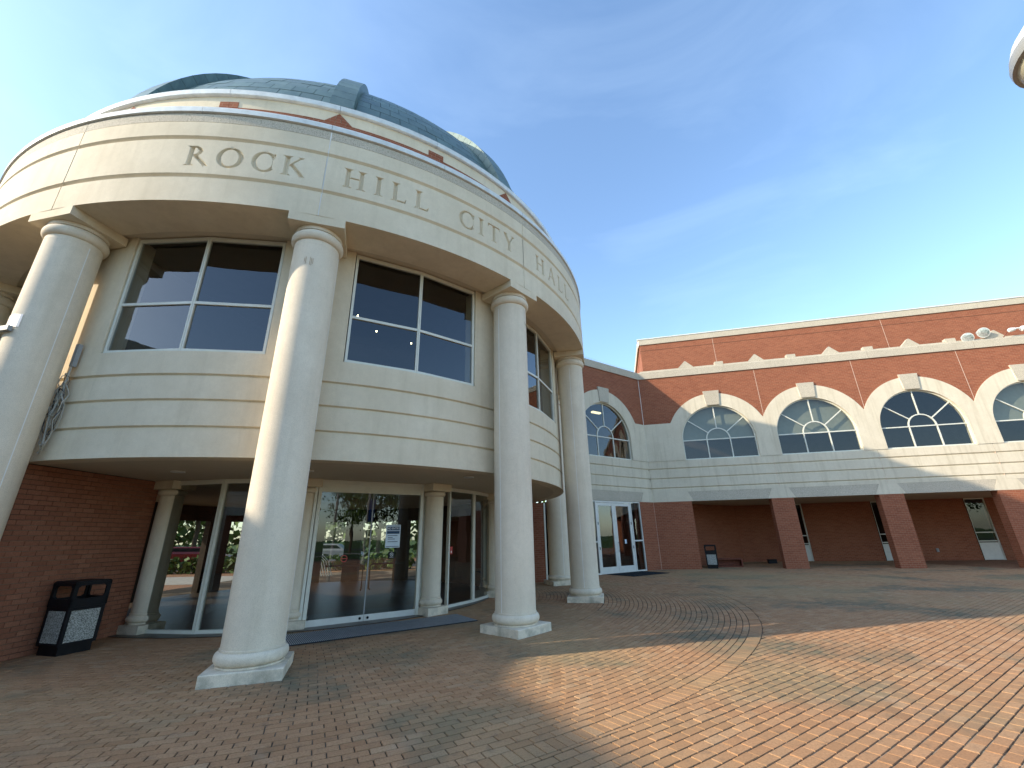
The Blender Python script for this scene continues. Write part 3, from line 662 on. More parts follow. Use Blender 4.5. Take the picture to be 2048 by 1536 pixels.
# radial brick wall on the far side
w0 = np.array([-.95, 16.5, 0]); w1 = np.array([1.45, 17.75, 0]); d = (w1 - w0)[:2]; L2 = float(np.hypot(*d)); d = d / L2
m = MB(facing(w0, d)); m.box(0, L2 - .35, -.35, 0, 0, 2.859); m.obj('brick_wall', M['brick'], rot)
m = MB(facing(w0, d)); m.box(L2 - .349, L2 - .28, -.35, .02, 0, 2.859); m.obj('wall_trim', M['frame'], rot)
for c in ((-.99, 9.48), (-6.2, 7.9), (-3.9, 8.1)):
    m = MB(); m.lathe([(.06, 2.845), (.115, 2.845), (.115, 2.8615)], c, 24); m.obj('downlight', M['whiteframe'], rot, 40)

# ================================================================== WINGS
KB = np.array([7.0164, 22.3079, 0.0]); DB = np.array([math.cos(R(-12.84)), math.sin(R(-12.84))]); DA = np.array([math.cos(R(-145.09)), math.sin(R(-145.09))])
AX = R(A0 + 45); AU = np.array([math.cos(AX), math.sin(AX)]); CC = np.array([CX, CY])
def mirror(p): d = np.asarray(p)[:2] - CC; return CC + 2 * (d @ AU) * AU - d
def band_profile(oh=0.0):
    o = oh; return [(-.40, 3.575), (o, 3.575), (o, 3.735), (o - .05, 3.744), (o - .05, 3.775), (o, 3.815), (o, 4.215), (o - .05, 4.224), (o - .05, 4.255), (o, 4.295), (o, 4.700), (o - .05, 4.709), (o - .05, 4.74), (o, 4.78), (o, 5.140), (-.40, 5.140)]
def wall_run(root, fr, s0, s1, s_pier, centres, blinds, joints, detail=True, arcade=True, piers=(), lintels=(), left_cap=False):
    """one straight stretch: banded stone, arched windows, brick above, coping"""
    RW, RO, ZS = 1.75, 2.42, 6.15
    # banded stone course, one piece per bay
    cuts = [s0] + [j for j in joints if s0 < j < s1] + [s1]
    for a_, b_ in zip(cuts[:-1], cuts[1:]):
        m = MB(fr); m.ext(band_profile(), a_ + .006, b_ - .006, 1); m.obj('stone_band', M['streaked'], root)
    for a_ in cuts[1:-1]:
        m = MB(fr); m.box(a_ - .008, a_ + .008, -.2, -.012, 3.11, 5.14); m.box(a_ - .009, a_ + .009, -.2, .0025, 7.12, 9.70); m.obj('joint', M['pale_joint'], root)
    # lintel course: rough panels between smooth wedges
    prev = s0
    for (a_, b_) in lintels:
        m = MB(fr); m.prism([(a_ - .12, 3.573), (a_ + .12, 3.109), (b_ - .12, 3.109), (b_ + .12, 3.573)], -.40, -.006); m.obj('lintel_panel', M['aggregate'], root)
        if a_ > s0 + .1:
            lo = prev if prev == s0 else prev - .117; hi_ = prev if prev == s0 else prev + .123
            m = MB(fr); m.prism([(hi_, 3.573), (lo, 3.109), (a_ + .117, 3.109), (a_ - .123, 3.573)], -.40, .0); m.obj('lintel_wedge', M['streaked'], root)
        prev = b_
    if prev < s1 - .2:
        lo = prev if prev == s0 else prev - .117; hi_ = prev if prev == s0 else prev + .123
        m = MB(fr); m.prism([(hi_, 3.573), (lo, 3.109), (s1, 3.109), (s1, 3.573)], -.40, .0); m.obj('lintel_wedge', M['streaked'], root)
    # stone and brick round the arches, as strips
    ss = sorted(set([s0, s1] + list(np.arange(s0, s1, .12)) + [c + x for c in centres for x in [RW * math.cos(t) for t in np.linspace(0, math.pi, 33)] + [RO * math.cos(t) for t in np.linspace(0, math.pi, 41)] + [-RW, RW, -.365, .365]]))
    ss = [s for s in ss if s0 - 1e-6 <= s <= s1 + 1e-6]
    def top(s):
        z = 7.115
        for c in centres:
            if abs(s - c) < RO: z = max(z, ZS + math.sqrt(RO * RO - (s - c) ** 2))
        return z
    def hole(s):
        for c in centres:
            if abs(s - c) < RW - 1e-6: return ZS + math.sqrt(RW * RW - (s - c) ** 2)
        return None
    st = MB(fr); bk = MB(fr)
    for a_, b_ in zip(ss[:-1], ss[1:]):
        if b_ - a_ < 1e-5: continue
        mid = (a_ + b_) / 2; ta, tb = top(a_), top(b_)
        bk.add([(a_, 0, ta), (b_, 0, tb), (b_, 0, 9.70), (a_, 0, 9.70)], [(0, 1, 2, 3)])
        h = hole(mid)
        la, lb = (5.14, 5.14) if h is None else (hole(a_) or ZS, hole(b_) or ZS)
        st.add([(a_, .022, la), (b_, .022, lb), (b_, .022, tb), (a_, .022, ta)], [(0, 1, 2, 3)])
        st.add([(a_, .022, ta), (b_, .022, tb), (b_, -.01, tb), (a_, -.01, ta)], [(0, 1, 2, 3)])
        if h is not None: st.add([(a_, .022, la), (b_, .022, lb), (b_, -.30, lb), (a_, -.30, la)], [(0, 1, 2, 3)])
    for c in centres:
        for sg in (-1, 1):
            if s0 < c + sg * RW < s1: st.add([(c + sg * RW, .022, 5.14), (c + sg * RW, -.30, 5.14), (c + sg * RW, -.30, ZS), (c + sg * RW, .022, ZS)], [(0, 1, 2, 3)])
    bk.add([(s0, 0, 7.1), (s0, -.4, 7.1), (s0, -.4, 9.7), (s0, 0, 9.7)], [(0, 1, 2, 3)]); bk.add([(s1, 0, 7.1), (s1, -.4, 7.1), (s1, -.4, 9.7), (s1, 0, 9.7)], [(0, 1, 2, 3)])
    st.obj('arch_stone', M['streaked'], root); bk.obj('brick_face', M['brick'], root)
    m = MB(fr); m.ext([(-.55, 9.70), (.05, 9.70), (.05, 10.07), (.035, 10.10), (-.55, 10.13)], s0, s1, 1); 
    x = s0
    while x < s1 - .2:
        e = min(x + 2.235, s1); m = MB(fr); m.ext([(-.55, 9.70), (.05, 9.70), (.05, 10.07), (.035, 10.10), (-.55, 10.13)], x + .005, e - .005, 1); m.obj('coping', M['aggregate'], root); x = e
    m = MB(fr); m.box(s0, s1, -.5, .03, 9.715, 10.06); m.obj('coping_mortar', M['caulk'], root)
    for ci, c in enumerate(centres):
        m = MB(fr); m.prism([(c - .315, 7.93), (c + .315, 7.93), (c + .39, 8.70), (c - .39, 8.70)], -.02, .075); m.obj('keystone', M['aggregate'], root)
        if not detail: 
            m = MB(fr); m.box(c - RW, c + RW, -.14, -.13, 5.14, ZS + .2); m.arcband(c, ZS, 0.01, RW, 0, math.pi, -.14, -.13, 24); m.obj('pane', M['dark'], root); continue
        m = MB(fr)
        for sg in (-1, 1):
            p = [(c + sg * .330, 8.0), (c + sg * .346, 8.0), (c + sg * .379, 8.53), (c + sg * .363, 8.53)]
            m.prism(p if sg > 0 else p[::-1], 0, .0245)
        m.obj('joint', M['caulk'], root)
        f = MB(fr); o0, o1 = -.16, -.09; t = .05
        f.arcband(c, ZS, RW - t, RW, 0, math.pi, o0, o1, 40); f.box(c - RW, c - RW + t, o0, o1, 5.141, ZS); f.box(c + RW - t, c + RW, o0, o1, 5.141, ZS)
        f.box(c - RW + t, c + RW - t, o0, o1, 5.141, 5.20); f.box(c - RW + t, c + RW - t, o0 + .003, o1 - .003, ZS - .03, ZS + .02)
        f.arcband(c, ZS, .53, .58, 0, math.pi, o0, o1, 24)
        for sg in (-1, 1): f.box(c + sg * .555 - .024, c + sg * .555 + .024, o0 + .002, o1 - .002, 5.20, ZS - .03)
        angs = [R(38), R(90), R(142)]
        for a_ in angs:
            dx, dz = math.cos(a_), math.sin(a_); px, pz = -dz * .022, dx * .022
            f.prism([(c + .57 * dx - px, ZS + .57 * dz - pz), (c + 1.71 * dx - px, ZS + 1.71 * dz - pz), (c + 1.71 * dx + px, ZS + 1.71 * dz + pz), (c + .57 * dx + px, ZS + .57 * dz + pz)], o0 + .004, o1 - .004)
        win = f.obj('arched_window', M['frame'], root)
        def fan(a0_, a1_, r0_, r1_):
            g = MB(fr); A_ = np.linspace(a0_, a1_, 10); V = [(c + r_ * math.cos(q), -.125, ZS + r_ * math.sin(q)) for q in A_ for r_ in (r0_, r1_)]
            g.add(V, [(2 * i, 2 * i + 1, 2 * i + 3, 2 * i + 2) for i in range(9)]); g.obj('pane', M['archglass'], win)
        al = [0] + angs + [math.pi]
        for a0_, a1_ in zip(al[:-1], al[1:]): fan(a0_, a1_, .58, 1.70)
        fan(0, math.pi, 0.0, .53)
        for xa, xb in ((-1.70, -.579), (-.531, .531), (.579, 1.70)):
            g = MB(fr); g.add([(c + xa, -.125, 5.20), (c + xb, -.125, 5.20), (c + xb, -.125, ZS - .03), (c + xa, -.125, ZS - .03)], [(0, 1, 2, 3)]); g.obj('pane', M['archglass'], win)
        if blinds[ci]:
            b2 = MB(fr); b2.box(c - 1.9, c + 1.9, -.36, -.35, blinds[ci], 8.0); b2.obj('blind', M['blind'], win)
    # dim room behind
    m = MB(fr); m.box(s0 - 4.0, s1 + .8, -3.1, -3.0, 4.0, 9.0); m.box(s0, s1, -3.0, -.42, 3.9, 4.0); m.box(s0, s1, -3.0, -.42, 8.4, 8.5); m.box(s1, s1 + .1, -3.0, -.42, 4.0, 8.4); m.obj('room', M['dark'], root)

wing = empty('brick_wing', tuple(KB), label='two-storey red brick wing with pale arched windows, stone bands and ground-floor arcade', category='building')
FB = facing(KB, DB)
PS, PW, P1 = 4.4717, .96, 5.41
centres = [3.60 + PS * i for i in range(5)]
joints = [P1 + PW / 2 + PS * i for i in range(5)]
wall_run(wing, FB, 0.0, 24.0, None, centres, [6.15, 6.15, 0, 6.15, 6.15], joints, lintels=[(1.82, P1)] + [(P1 + PW + PS * i, P1 + PS * (i + 1)) for i in range(4)])
for i in range(5):          # free-standing brick piers
    m = MB(FB); m.box(P1 + PS * i, P1 + PS * i + PW, -.42, -.004, -.01, 3.108); m.obj('brick_pier', M['brick'], wing)
m = MB(FB); m.box(0, 1.82, -.42, -.004, -.01, 3.108); m.obj('brick_pier', M['brick'], wing)
m = MB(FB); m.box(-.2, 24, -6.5, -.41, 3.112, 3.3); m.obj('arcade_soffit', M['soffit'], wing)
OB = -5.6
m = MB(FB)
door_s = [(7.70, 8.65), (12.15, 13.10), (16.55, 17.50), (21.0, 21.95)]
prev = 5.05
for a_, b_ in door_s: m.box(prev, a_, OB - .3, OB, -.01, 3.111); prev = b_
m.box(prev, 24, OB - .3, OB, -.01, 3.111); m.obj('arcade_back_wall', M['brick'], wing)
c5 = KB[:2] + 5.05 * DB + OB * np.array([DB[1], -DB[0]])
fr5 = facing((c5[0], c5[1], 0), -DA)
m = MB(fr5); m.box(-6.4, 0, -.3, 0, -.01, 3.111); m.obj('arcade_return_wall', M['brick'], wing)
for a_, b_ in door_s:       # tall narrow windows with an opening light and a panel below
    f = MB(FB); o0, o1 = OB - .10, OB - .03
    f.box(a_, a_ + .05, o0, o1, 0, 3.11); f.box(b_ - .05, b_, o0, o1, 0, 3.11); f.box(a_ + .05, b_ - .05, o0, o1, 3.05, 3.11)
    for z in (.80, .90, 1.33): f.box(a_ + .05, b_ - .05, o0, o1, z, z + .05)
    wn = f.obj('window', M['frame'], wing)
    g = MB(FB); g.box(a_ + .05, b_ - .05, OB - .08, OB - .05, 0.01, .80); g.obj('panel', M['whiteframe'], wn)
    for z0, z1 in ((.95, 1.33), (1.38, 3.05)):
        g = MB(FB); g.add([(a_ + .05, OB - .06, z0), (b_ - .05, OB - .06, z0), (b_ - .05, OB - .06, z1), (a_ + .05, OB - .06, z1)], [(0, 1, 2, 3)]); g.obj('pane', M['archglass'], wn)
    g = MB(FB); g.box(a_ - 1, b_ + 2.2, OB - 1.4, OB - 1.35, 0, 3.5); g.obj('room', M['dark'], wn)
    g = MB(FB); g.box(a_ - .02, a_ - .001, OB, OB + .02, 0, 3.1); g.obj('downpipe', M['dark'], wn)
m = MB(FB); m.box(19.2, 19.35, OB + .001, OB + .05, .45, .62); 
m = MB(FB); m.box(14.55, 14.66, OB + .001, OB + .05, .42, .60); m.obj('wall_outlet', M['grey'], wing)
# small stone pieces standing on the coping
for i in range(6):
    c = 3.05 + 3.56 * i - .4
    m = MB(FB); m.prism([(c - .56, 10.12), (c + .56, 10.12), (c + .02, 10.66), (c - .02, 10.66)], -.52, -.30); m.obj('parapet_triangle', M['aggregate'], wing)
    c2 = c + 1.72
    m = MB(FB); m.box(c2 - .21, c2 + .21, -.52, -.30, 10.12, 10.45); m.obj('parapet_block', M['aggregate'], wing)
m = MB(FB); m.box(.2, 22, -.50, -.32, 10.10, 10.29); m.obj('parapet_kerb', M['aggregate'], wing)
# taller block set back behind
UB = -2.5
m = MB(FB); m.box(.58, 26, UB - 8, UB, 9.5, 12.85); blk = m.obj('upper_block', M['brick'], wing)
m = MB(FB); m.box(.578, 26, UB + .001, UB + .006, 12.44, 12.455); m.box(.572, .5795, UB - 8, UB + .005, 12.44, 12.455); m.obj('brick_ledge', M['dark'], wing)
x = .52
while x < 26:
    e = x + 2.235; m = MB(FB); m.ext([(UB - .4, 12.85), (UB + .05, 12.85), (UB + .05, 13.20), (UB - .4, 13.24)], x + .005, e - .005); m.obj('upper_coping', M['aggregate'], wing); x = e
m = MB(FB); m.box(.50, 26, UB - .4, UB + .035, 12.86, 13.19); m.obj('upper_coping_mortar', M['caulk'], wing)
m = MB(FB); m.box(.45, 26, UB - .45, UB + .075, 13.21, 13.27); m.obj('roof_edge', M['coping'], wing)
m = MB(FB); m.box(.47, .90, UB - 8, UB - .405, 12.85, 13.22); m.obj('upper_coping', M['aggregate'], wing)
for s in (4.85, 13.75): m = MB(FB); m.box(s - .009, s + .009, UB, UB + .0035, 10, 12.84); m.obj('joint', M['pale_joint'], wing)
# --- angled bay between the wing and the rotunda
FA_raw = facing(KB, DA)       # with this direction +o would point away from the court: mirror the sign
NAo = np.array([-DA[1], DA[0]])
if NAo @ (-KB[:2]) < 0: NAo = -NAo
FA = world_frame(KB, DA, NAo)
LA = 5.9
bay = empty('angled_entrance_bay', tuple(KB), label='angled brick bay with side door joining the rotunda to the arched wing', category='building')
wall_run(bay, FA, 0.0, LA, None, [2.93], [0], [], lintels=[(.80, 4.9)])
for a_, b_ in ((0.0, 1.03), (4.78, LA)): m = MB(FA); m.box(a_, b_, -.4, -.004, -.01, 3.108); m.obj('brick_pier', M['brick'], bay)
for z0, z1 in ((0, 3.108),): m = MB(FA); m.box(-.006, .006, -.02, .004, 0, 3.1); m.obj('joint', M['pale_joint'], bay)
for F_, nm in ((FA, bay), (FB, wing)): m = MB(F_); m.box(.0, .012, -.02, .0235, 5.15, 9.69); m.obj('joint', M['caulk'], nm)
# bird spikes along the coping
m = MB(FA)
for i in range(26):
    s = .35 + i * .21
    for dx, do in ((-.05, .0), (.0, .05), (.05, -.03)): m.tube([(s, -.02, 10.1), (s + dx, -.02 + do, 10.23)], .006, 4)
m.obj('bird_spikes', M['grey'], bay)
# side door
m = MB(FA); fo0, fo1 = -.12, -.03
for a_, b_ in ((1.03, 1.08), (1.68, 1.74), (4.04, 4.10), (4.73, 4.78)): m.box(a_, b_, fo0, fo1, 0, 3.1)
m.box(1.08, 1.68, fo0, fo1, 3.05, 3.1); m.box(1.74, 4.04, fo0, fo1, 3.02, 3.1); m.box(4.10, 4.73, fo0, fo1, 3.05, 3.1)
for a_, b_ in ((1.08, 1.68), (4.10, 4.73)): m.box(a_, b_, fo0, fo1, 0, .06); m.box(a_, b_, fo0 + .01, fo1 - .01, 1.30, 1.36)
sd_ = m.obj('side_door', M['whiteframe'], bay)
for a_, b_ in ((1.08, 1.68), (4.10, 4.73)):
    for z0, z1 in ((.06, 1.30), (1.36, 3.05)):
        g = MB(FA); g.add([(a_, -.07, z0), (b_, -.07, z0), (b_, -.07, z1), (a_, -.07, z1)], [(0, 1, 2, 3)]); g.obj('pane', M['glass'], sd_)
for a_, b_, hs in ((1.745, 2.885, 1), (2.895, 4.035, 0)):
    f = MB(FA); o0, o1 = -.10, -.045
    f.box(a_, a_ + .13, o0, o1, .01, 3.01); f.box(b_ - .13, b_, o0, o1, .01, 3.01); f.box(a_ + .13, b_ - .13, o0, o1, .01, .28); f.box(a_ + .13, b_ - .13, o0, o1, 2.88, 3.01)
    lf = f.obj('door_leaf', M['whiteframe'], bay)
    g = MB(FA); g.add([(a_ + .13, -.072, .28), (b_ - .13, -.072, .28), (b_ - .13, -.072, 2.88), (a_ + .13, -.072, 2.88)], [(0, 1, 2, 3)]); g.obj('pane', M['glass'], lf)
    x = 2.80 if hs else 2.98
    if hs:
        h = MB(FA); h.tube([(x, -.04, 1.28), (x, .03, 1.28), (x, .03, .92), (x, -.04, .92)], .014, 6); h.obj('handle', M['black'], lf, 60)
    ex = a_ + .05 if hs else b_ - .05
    for z in (1.0, 2.05):
        h = MB(FA); h.box(ex - .02, ex + .02, -.044, -.035, z, z + .12); h.obj('hinge', M['black'], lf)
    if hs:
        h = MB(FA); h.box(2.20, 2.32, -.071, -.068, 1.22, 1.40); h.obj('sticker', M['paper'], lf)
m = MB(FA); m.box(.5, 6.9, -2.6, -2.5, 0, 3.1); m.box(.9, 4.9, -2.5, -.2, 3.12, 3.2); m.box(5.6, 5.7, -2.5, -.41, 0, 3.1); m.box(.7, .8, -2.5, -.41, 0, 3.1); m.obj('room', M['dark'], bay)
# lit fitting inside the bay's arched window
m = MB(FA); m.box(1.95, 2.55, -1.3, -1.15, 7.75, 7.83); m.obj('ceiling_light', M['tube_on'], bay)
# --- left wing, mirror image (outside the picture it still shades the court)
K2 = mirror(KB); D2 = mirror(KB[:2] + DB) - K2; D2 /= np.hypot(*D2); N2 = mirror(KB[:2] + np.array([DB[1], -DB[0]])) - K2
lw = empty('brick_wing', (K2[0], K2[1], 0), label='second brick wing beyond the left column, only its dark roof edge showing', category='building')
F2 = world_frame((K2[0], K2[1], 0), D2, N2)
wall_run(lw, F2, 0.0, 4.9, None, [2.6], [0], [], detail=False, lintels=[(.9, 4.3)])
m = MB(F2); m.box(0, 4.9, -6, -.4, 0, 9.9); m.obj('wing_body', M['brick'], lw)
KL = K2 + D2 * 4.35; DL = np.array([math.cos(R(-64)), math.sin(R(-64))]); NL = np.array([-DL[1], DL[0]]); F3 = world_frame((KL[0], KL[1], 0), DL, NL)
wall_run(lw, F3, 0.0, 14.6, None, [3.4, 7.87, 12.3], [0, 0, 0], [], detail=False, lintels=[(1.6, 5.3)])
m = MB(F3); m.box(0, 14.6, -7, -.4, 0, 9.9); m.obj('wing_body', M['brick'], lw)
A2 = mirror(KB[:2] + DA) - K2; NA2 = mirror(KB[:2] + NAo) - K2; F4 = world_frame((K2[0], K2[1], 0), A2, NA2)
m = MB(F4); m.box(0, 5.9, -.4, 0, 0, 9.7); m.obj('brick_face', M['brick'], lw); m = MB(F4); m.box(0, 5.9, -.5, .05, 9.7, 10.13); m.obj('coping', M['aggregate'], lw)

# ================================================================== LITTER BINS
def bin_(loc, rz, label, group):
    e = empty('litter_bin', (0, 0, 0), label=label, category='litter bin', group=group)
    h = .255
    m = MB(); m.ext([(-h + .03, 0), (h - .03, 0), (h - .03, .13), (-h + .03, .13)], -h + .03, h - .03); m.box(-h, h, -h, h, .13, .165)
    for sx in (-1, 1):
        for sy in (-1, 1):
            a_, b_ = sorted((sx * h, sx * (h - .05))); c_, d_ = sorted((sy * h, sy * (h - .05))); m.box(a_, b_, c_, d_, .166, .635)
    m.box(-h, h, -h, h, .636, .675); m.box(-h + .055, h - .055, -h + .055, h - .055, .167, .634)
    body = m.obj('body', M['black'], e)
    for q in range(4):
        m = MB(lambda s, o, z, q=q: np.stack([(s * math.cos(q * math.pi / 2) - o * math.sin(q * math.pi / 2)), (s * math.sin(q * math.pi / 2) + o * math.cos(q * math.pi / 2)), z], 1))
        m.box(-h + .052, h - .052, h - .03, h - .008, .175, .625); m.obj('pebble_panel', M['pebbles'], e)
    m = MB(); k = h + .006
    for q in range(4):
        m.f = WORLD
        fr = lambda s, o, z, q=q: np.stack([(s * math.cos(q * math.pi / 2) - o * math.sin(q * math.pi / 2)), (s * math.sin(q * math.pi / 2) + o * math.cos(q * math.pi / 2)), z], 1)
        t = MB(fr); t.box(-k, k, k - .03, k, .678, .80); t.box(-k, -k + .06, k - .03, k - .001, .80, .99); t.box(k - .06, k, k - .03, k - .001, .80, .99); t.box(-k, k, k - .03, k, .99, 1.035)
        for sx in (-1, 1): t.prism([(sx * (k - .06), .80), (sx * (k - .09), .80), (sx * (k - .06), .83)][::sx], k - .03, k - .002); t.prism([(sx * (k - .06), .99), (sx * (k - .06), .96), (sx * (k - .09), .99)][::sx], k - .03, k - .002)
        t.obj('hood_side', M['black'], e)
    m = MB(); m.ext([(-k, 1.036), (k, 1.036), (k - .03, 1.062), (-k + .03, 1.062)], -k, k); m.obj('lid', M['black'], e)
    e.location = loc; e.rotation_euler = (0, 0, rz); return e
BINS = 'black litter bins with pebble panels'
bin_((-7.27, 7.82, 0), R(-16), 'black square litter bin with pebble panels against the brick wall beside the rotunda', BINS)
bin_((9.50, 22.35, 0), R(-22), 'black litter bin with pebble panel under the first arcade opening of the wing', BINS)

# ================================================================== SMALL THINGS
def mat_quad(name, pts, label):
    P = np.array(pts); m = MB(); n = 4; V = [(x, y, .006) for x, y in P] + [(x, y, .018) for x, y in P]
    m.add(V, [(4, 5, 6, 7), (0, 1, 5, 4), (1, 2, 6, 5), (2, 3, 7, 6), (3, 0, 4, 7)]); e = m.obj(name, M['rubber'], label=label, category='doormat')
    a, b, c, d_ = P; rb = MB(); nn = int(np.hypot(*(b - a)) / .03)
    for i in range(nn):
        t0 = (i + .2) / nn; t1 = (i + .75) / nn; q = [a + (b - a) * t0, a + (b - a) * t1, d_ + (c - d_) * t1, d_ + (c - d_) * t0]; cen = sum(q) / 4; q = [cen + (x - cen) * .97 for x in q]
        rb.add([(x, y, .0185) for x, y in q] + [(x, y, .023) for x, y in q], [(4, 5, 6, 7), (0, 1, 5, 4), (1, 2, 6, 5), (2, 3, 7, 6), (3, 0, 4, 7)])
    rb.obj('ribs', M['grey'] if 'long' in label else M['rubber'], e, kind='stuff')
u1 = np.array([.836, .549]); n1 = np.array([.549, -.836])
b0 = np.array([-.80, 9.80]); mat_quad('doormat', [b0 - u1 * 3.75, b0, b0 - n1 * .98, b0 - n1 * .98 - u1 * 3.75], 'long grey ribbed mat in front of the glass entrance doors')
nA = np.array([NAo[0], NAo[1]]); k0 = KB[:2] + DA * 1.55 + nA * .08
mat_quad('doormat', [k0, k0 + DA * 2.3, k0 + DA * 2.3 + nA * 1.5, k0 + nA * 1.5], 'black doormat on the pavers at the white side door')
# notices on the entrance glass
def text_mesh(body, size, fr, s, z, o, mtl, parent, name='lettering', align='CENTER'):
    cu = bpy.data.curves.new('t', 'FONT'); cu.body = body; cu.size = size; cu.align_x = align; cu.align_y = 'CENTER'
    if size > .02: cu.offset = .0008
    tmp = bpy.data.objects.new('t', cu); COL.objects.link(tmp); dg = bpy.context.evaluated_depsgraph_get()
    me0 = tmp.evaluated_get(dg).to_mesh(); m = MB(fr); V = [(s + v.co.x, o, z + v.co.y) for v in me0.vertices]; m.add(V, [tuple(p.vertices) for p in me0.polygons])
    bpy.data.objects.remove(tmp); ob = m.obj(name, mtl, parent); return ob
def sx(p): return float((np.array(p) - p0[:2]) @ d_door)
p0 = np.array([-4.19, 9.40, 0]); d_door = (np.array([-2.25, 10.67]) - p0[:2]); d_door /= np.hypot(*d_door)
s_a, s_b = sx((-2.93, 10.22)), sx((-2.65, 10.40))
m = MB(DF); m.box(s_a, s_b, .003, .007, 1.43, 1.92); ntc = m.obj('notice', M['paper'], label='pale blue NO ENTRY notice taped to the right glass door leaf', category='notice')
m = MB(DF); m.box(s_a + .02, s_b - .02, .0072, .0085, 1.80, 1.875); m.obj('heading', M['navy'], ntc)
m = MB(DF); m.box(s_a + .02, s_b - .02, .0072, .0085, 1.725, 1.785); m.obj('subheading', M['navy'], ntc)
m = MB(DF); m.box(s_a + .015, s_b - .015, .0072, .0085, 1.890, 1.900); m.box(s_a + .015, s_b - .015, .0072, .0085, 1.448, 1.460)
for z, a_, b_ in ((1.685, .04, .27), (1.645, .05, .16), (1.612, .05, .21), (1.555, .05, .28)): m.box(s_a + a_, min(s_b - .03, s_a + b_), .0072, .0085, z - .006, z + .006)
m.obj('printed_lines', M['ink'], ntc)
text_mesh('NO ENTRY', .058, DF, (s_a + s_b) / 2, 1.838, .0095, M['whitepaint'], ntc)
m = MB(DF); q0 = sx((-2.86, 10.27)); q1 = sx((-2.73, 10.35)); m.box(q0, q1, .003, .006, 1.20, 1.335); sm = m.obj('no_smoking_sticker', M['black'], label='small black no-smoking sticker below the NO ENTRY notice', category='sticker')
m = MB(DF); cxs = (q0 + q1) / 2; m.arcband(cxs, 1.285, .030, .038, 0, 2 * math.pi, .0062, .0075, 24); m.prism([(cxs - .026, 1.305), (cxs - .020, 1.311), (cxs + .026, 1.265), (cxs + .020, 1.259)][::-1], .0062, .0072); m.box(cxs - .045, cxs + .045, .0062, .0072, 1.225, 1.232); m.obj('symbol', M['whitepaint'], sm)
m = MB(DF); cr = sx((-3.65, 9.75)); m.arcband(cr, 1.24, .055, .07, 0, 2 * math.pi, .003, .006, 28); m.box(cr - .06, cr + .06, .003, .0055, 1.232, 1.248); rs = m.obj('round_sticker', M['red'], label='round red prohibition sticker on the left glass door leaf', category='sticker')
g0 = np.array([-1.72, 11.52, 0]); g1 = np.array([-1.16, 12.49, 0]); dg_ = (g1 - g0)[:2]; dg_ /= np.hypot(*dg_); GF = facing(g0, dg_)
m = MB(GF); m.box(.10, .20, .003, .008, 1.22, 1.40); fs = m.obj('red_sign', M['red'], label='small red sign on the dark glass right of the entrance doors', category='sign')
m = MB(GF); m.box(.135, .165, .0082, .0095, 1.25, 1.30); m.obj('symbol', M['whitepaint'], fs)
# cables, conduit and brackets on the first column
cf = cols[2]           # local: s tangential, o radial, z up
cb = empty('cable_bundle', pol(8.0, A0), label='tangled loops of grey and dark cable hanging between the left column and the banded wall', category='cables')
rg = random.Random(3)
for i in range(8):
    z1 = rg.uniform(3.9, 4.35); z0 = z1 - rg.uniform(.35, 1.1); s_ = .27 + rg.uniform(-.03, .03); w_ = rg.uniform(.03, .13)
    pts = [(s_ + w_ * math.sin(t * 2 * math.pi + rg.uniform(-.05, .05)) + .02 * math.sin(5 * t + i), -.36 + rg.uniform(-.03, .04), z0 + (z1 - z0) * (.5 + .5 * math.cos(2 * math.pi * t))) for t in np.linspace(0, 1, 22)]
    m = MB(cf); m.tube(pts, rg.choice((.004, .005, .007)), 5); m.obj('cable', M['cable_dark'] if i % 4 == 0 else M['cable_light'], cb, 60)
m = MB(cf); m.tube([(.25, -.35, 2.95), (.27, -.36, 3.1), (.24, -.34, 3.5), (.27, -.37, 3.9), (.27, -.38, 4.7)], .014, 6); m.obj('cable', M['cable_light'], cb, 60)
m = MB(cf); m.box(.23, .30, -.42, -.36, 4.40, 4.80); m.obj('conduit', M['grey'], label='grey metal conduit box above the cable bundle on the left column', category='conduit')
m = MB(cf); m.lathe([(.376, 4.78), (.380, 4.78), (.380, 5.0), (.376, 5.0)], (0, 0), 64)
V = np.array(m.v); keep = [f for f in m.faces if len(f) == 4 and all(V[i][1] > .02 and -.30 < V[i][0] < .17 for i in f)]
m2 = MB(cf); m2.add(V, keep); m2.obj('metal_plate', M['steel'], label='curved shiny metal plate strapped round the left column', category='plate')
m = MB(cf); m.box(-.9, .10, .385, .44, 4.70, 4.78); br_ = m.obj('bracket', M['grey'], label='grey metal bracket arm fixed to the left column at the picture edge', category='bracket')
m = MB(cf); m.box(-.95, -.25, .40, .44, 4.0, 4.69); m.obj('sign_board', M['frame'], br_)
# floodlights on the wing's coping
def flood(s, z, label):
    P = KB[:2] + DB * s + np.array([DB[1], -DB[0]]) * -.15; e = empty('floodlight', (0, 0, 0), label=label, category='floodlight', group='round floodlights on the coping')
    m = MB(); m.lathe([(.02, 0), (.235, 0), (.25, .01), (.245, .03), (.14, .17), (.11, .34), (.02, .34)], (0, 0), 32); h = m.obj('housing', M['grey'], e, 50)
    m = MB(); m.lathe([(.02, -.035), (.10, -.032), (.19, -.02), (.228, -.002), (.02, -.002)], (0, 0), 32); m.obj('lens', M['lens'], e, 50)
    m = MB(); m.lathe([(.225, -.006), (.252, -.006), (.252, .012), (.225, .012)], (0, 0), 32); m.obj('rim', M['whiteframe'], e, 50)
    for ch in e.children: pass
    dirv = Vector((-.30, -.80, -.35)).normalized(); e.rotation_euler = (-dirv).to_track_quat('Z', 'Y').to_euler(); e.location = (P[0], P[1], z)
    return e
flood(15.66, 10.33, 'lower left of two round white floodlights on the wing coping')
flood(16.36, 10.52, 'upper right of two round white floodlights on the wing coping')
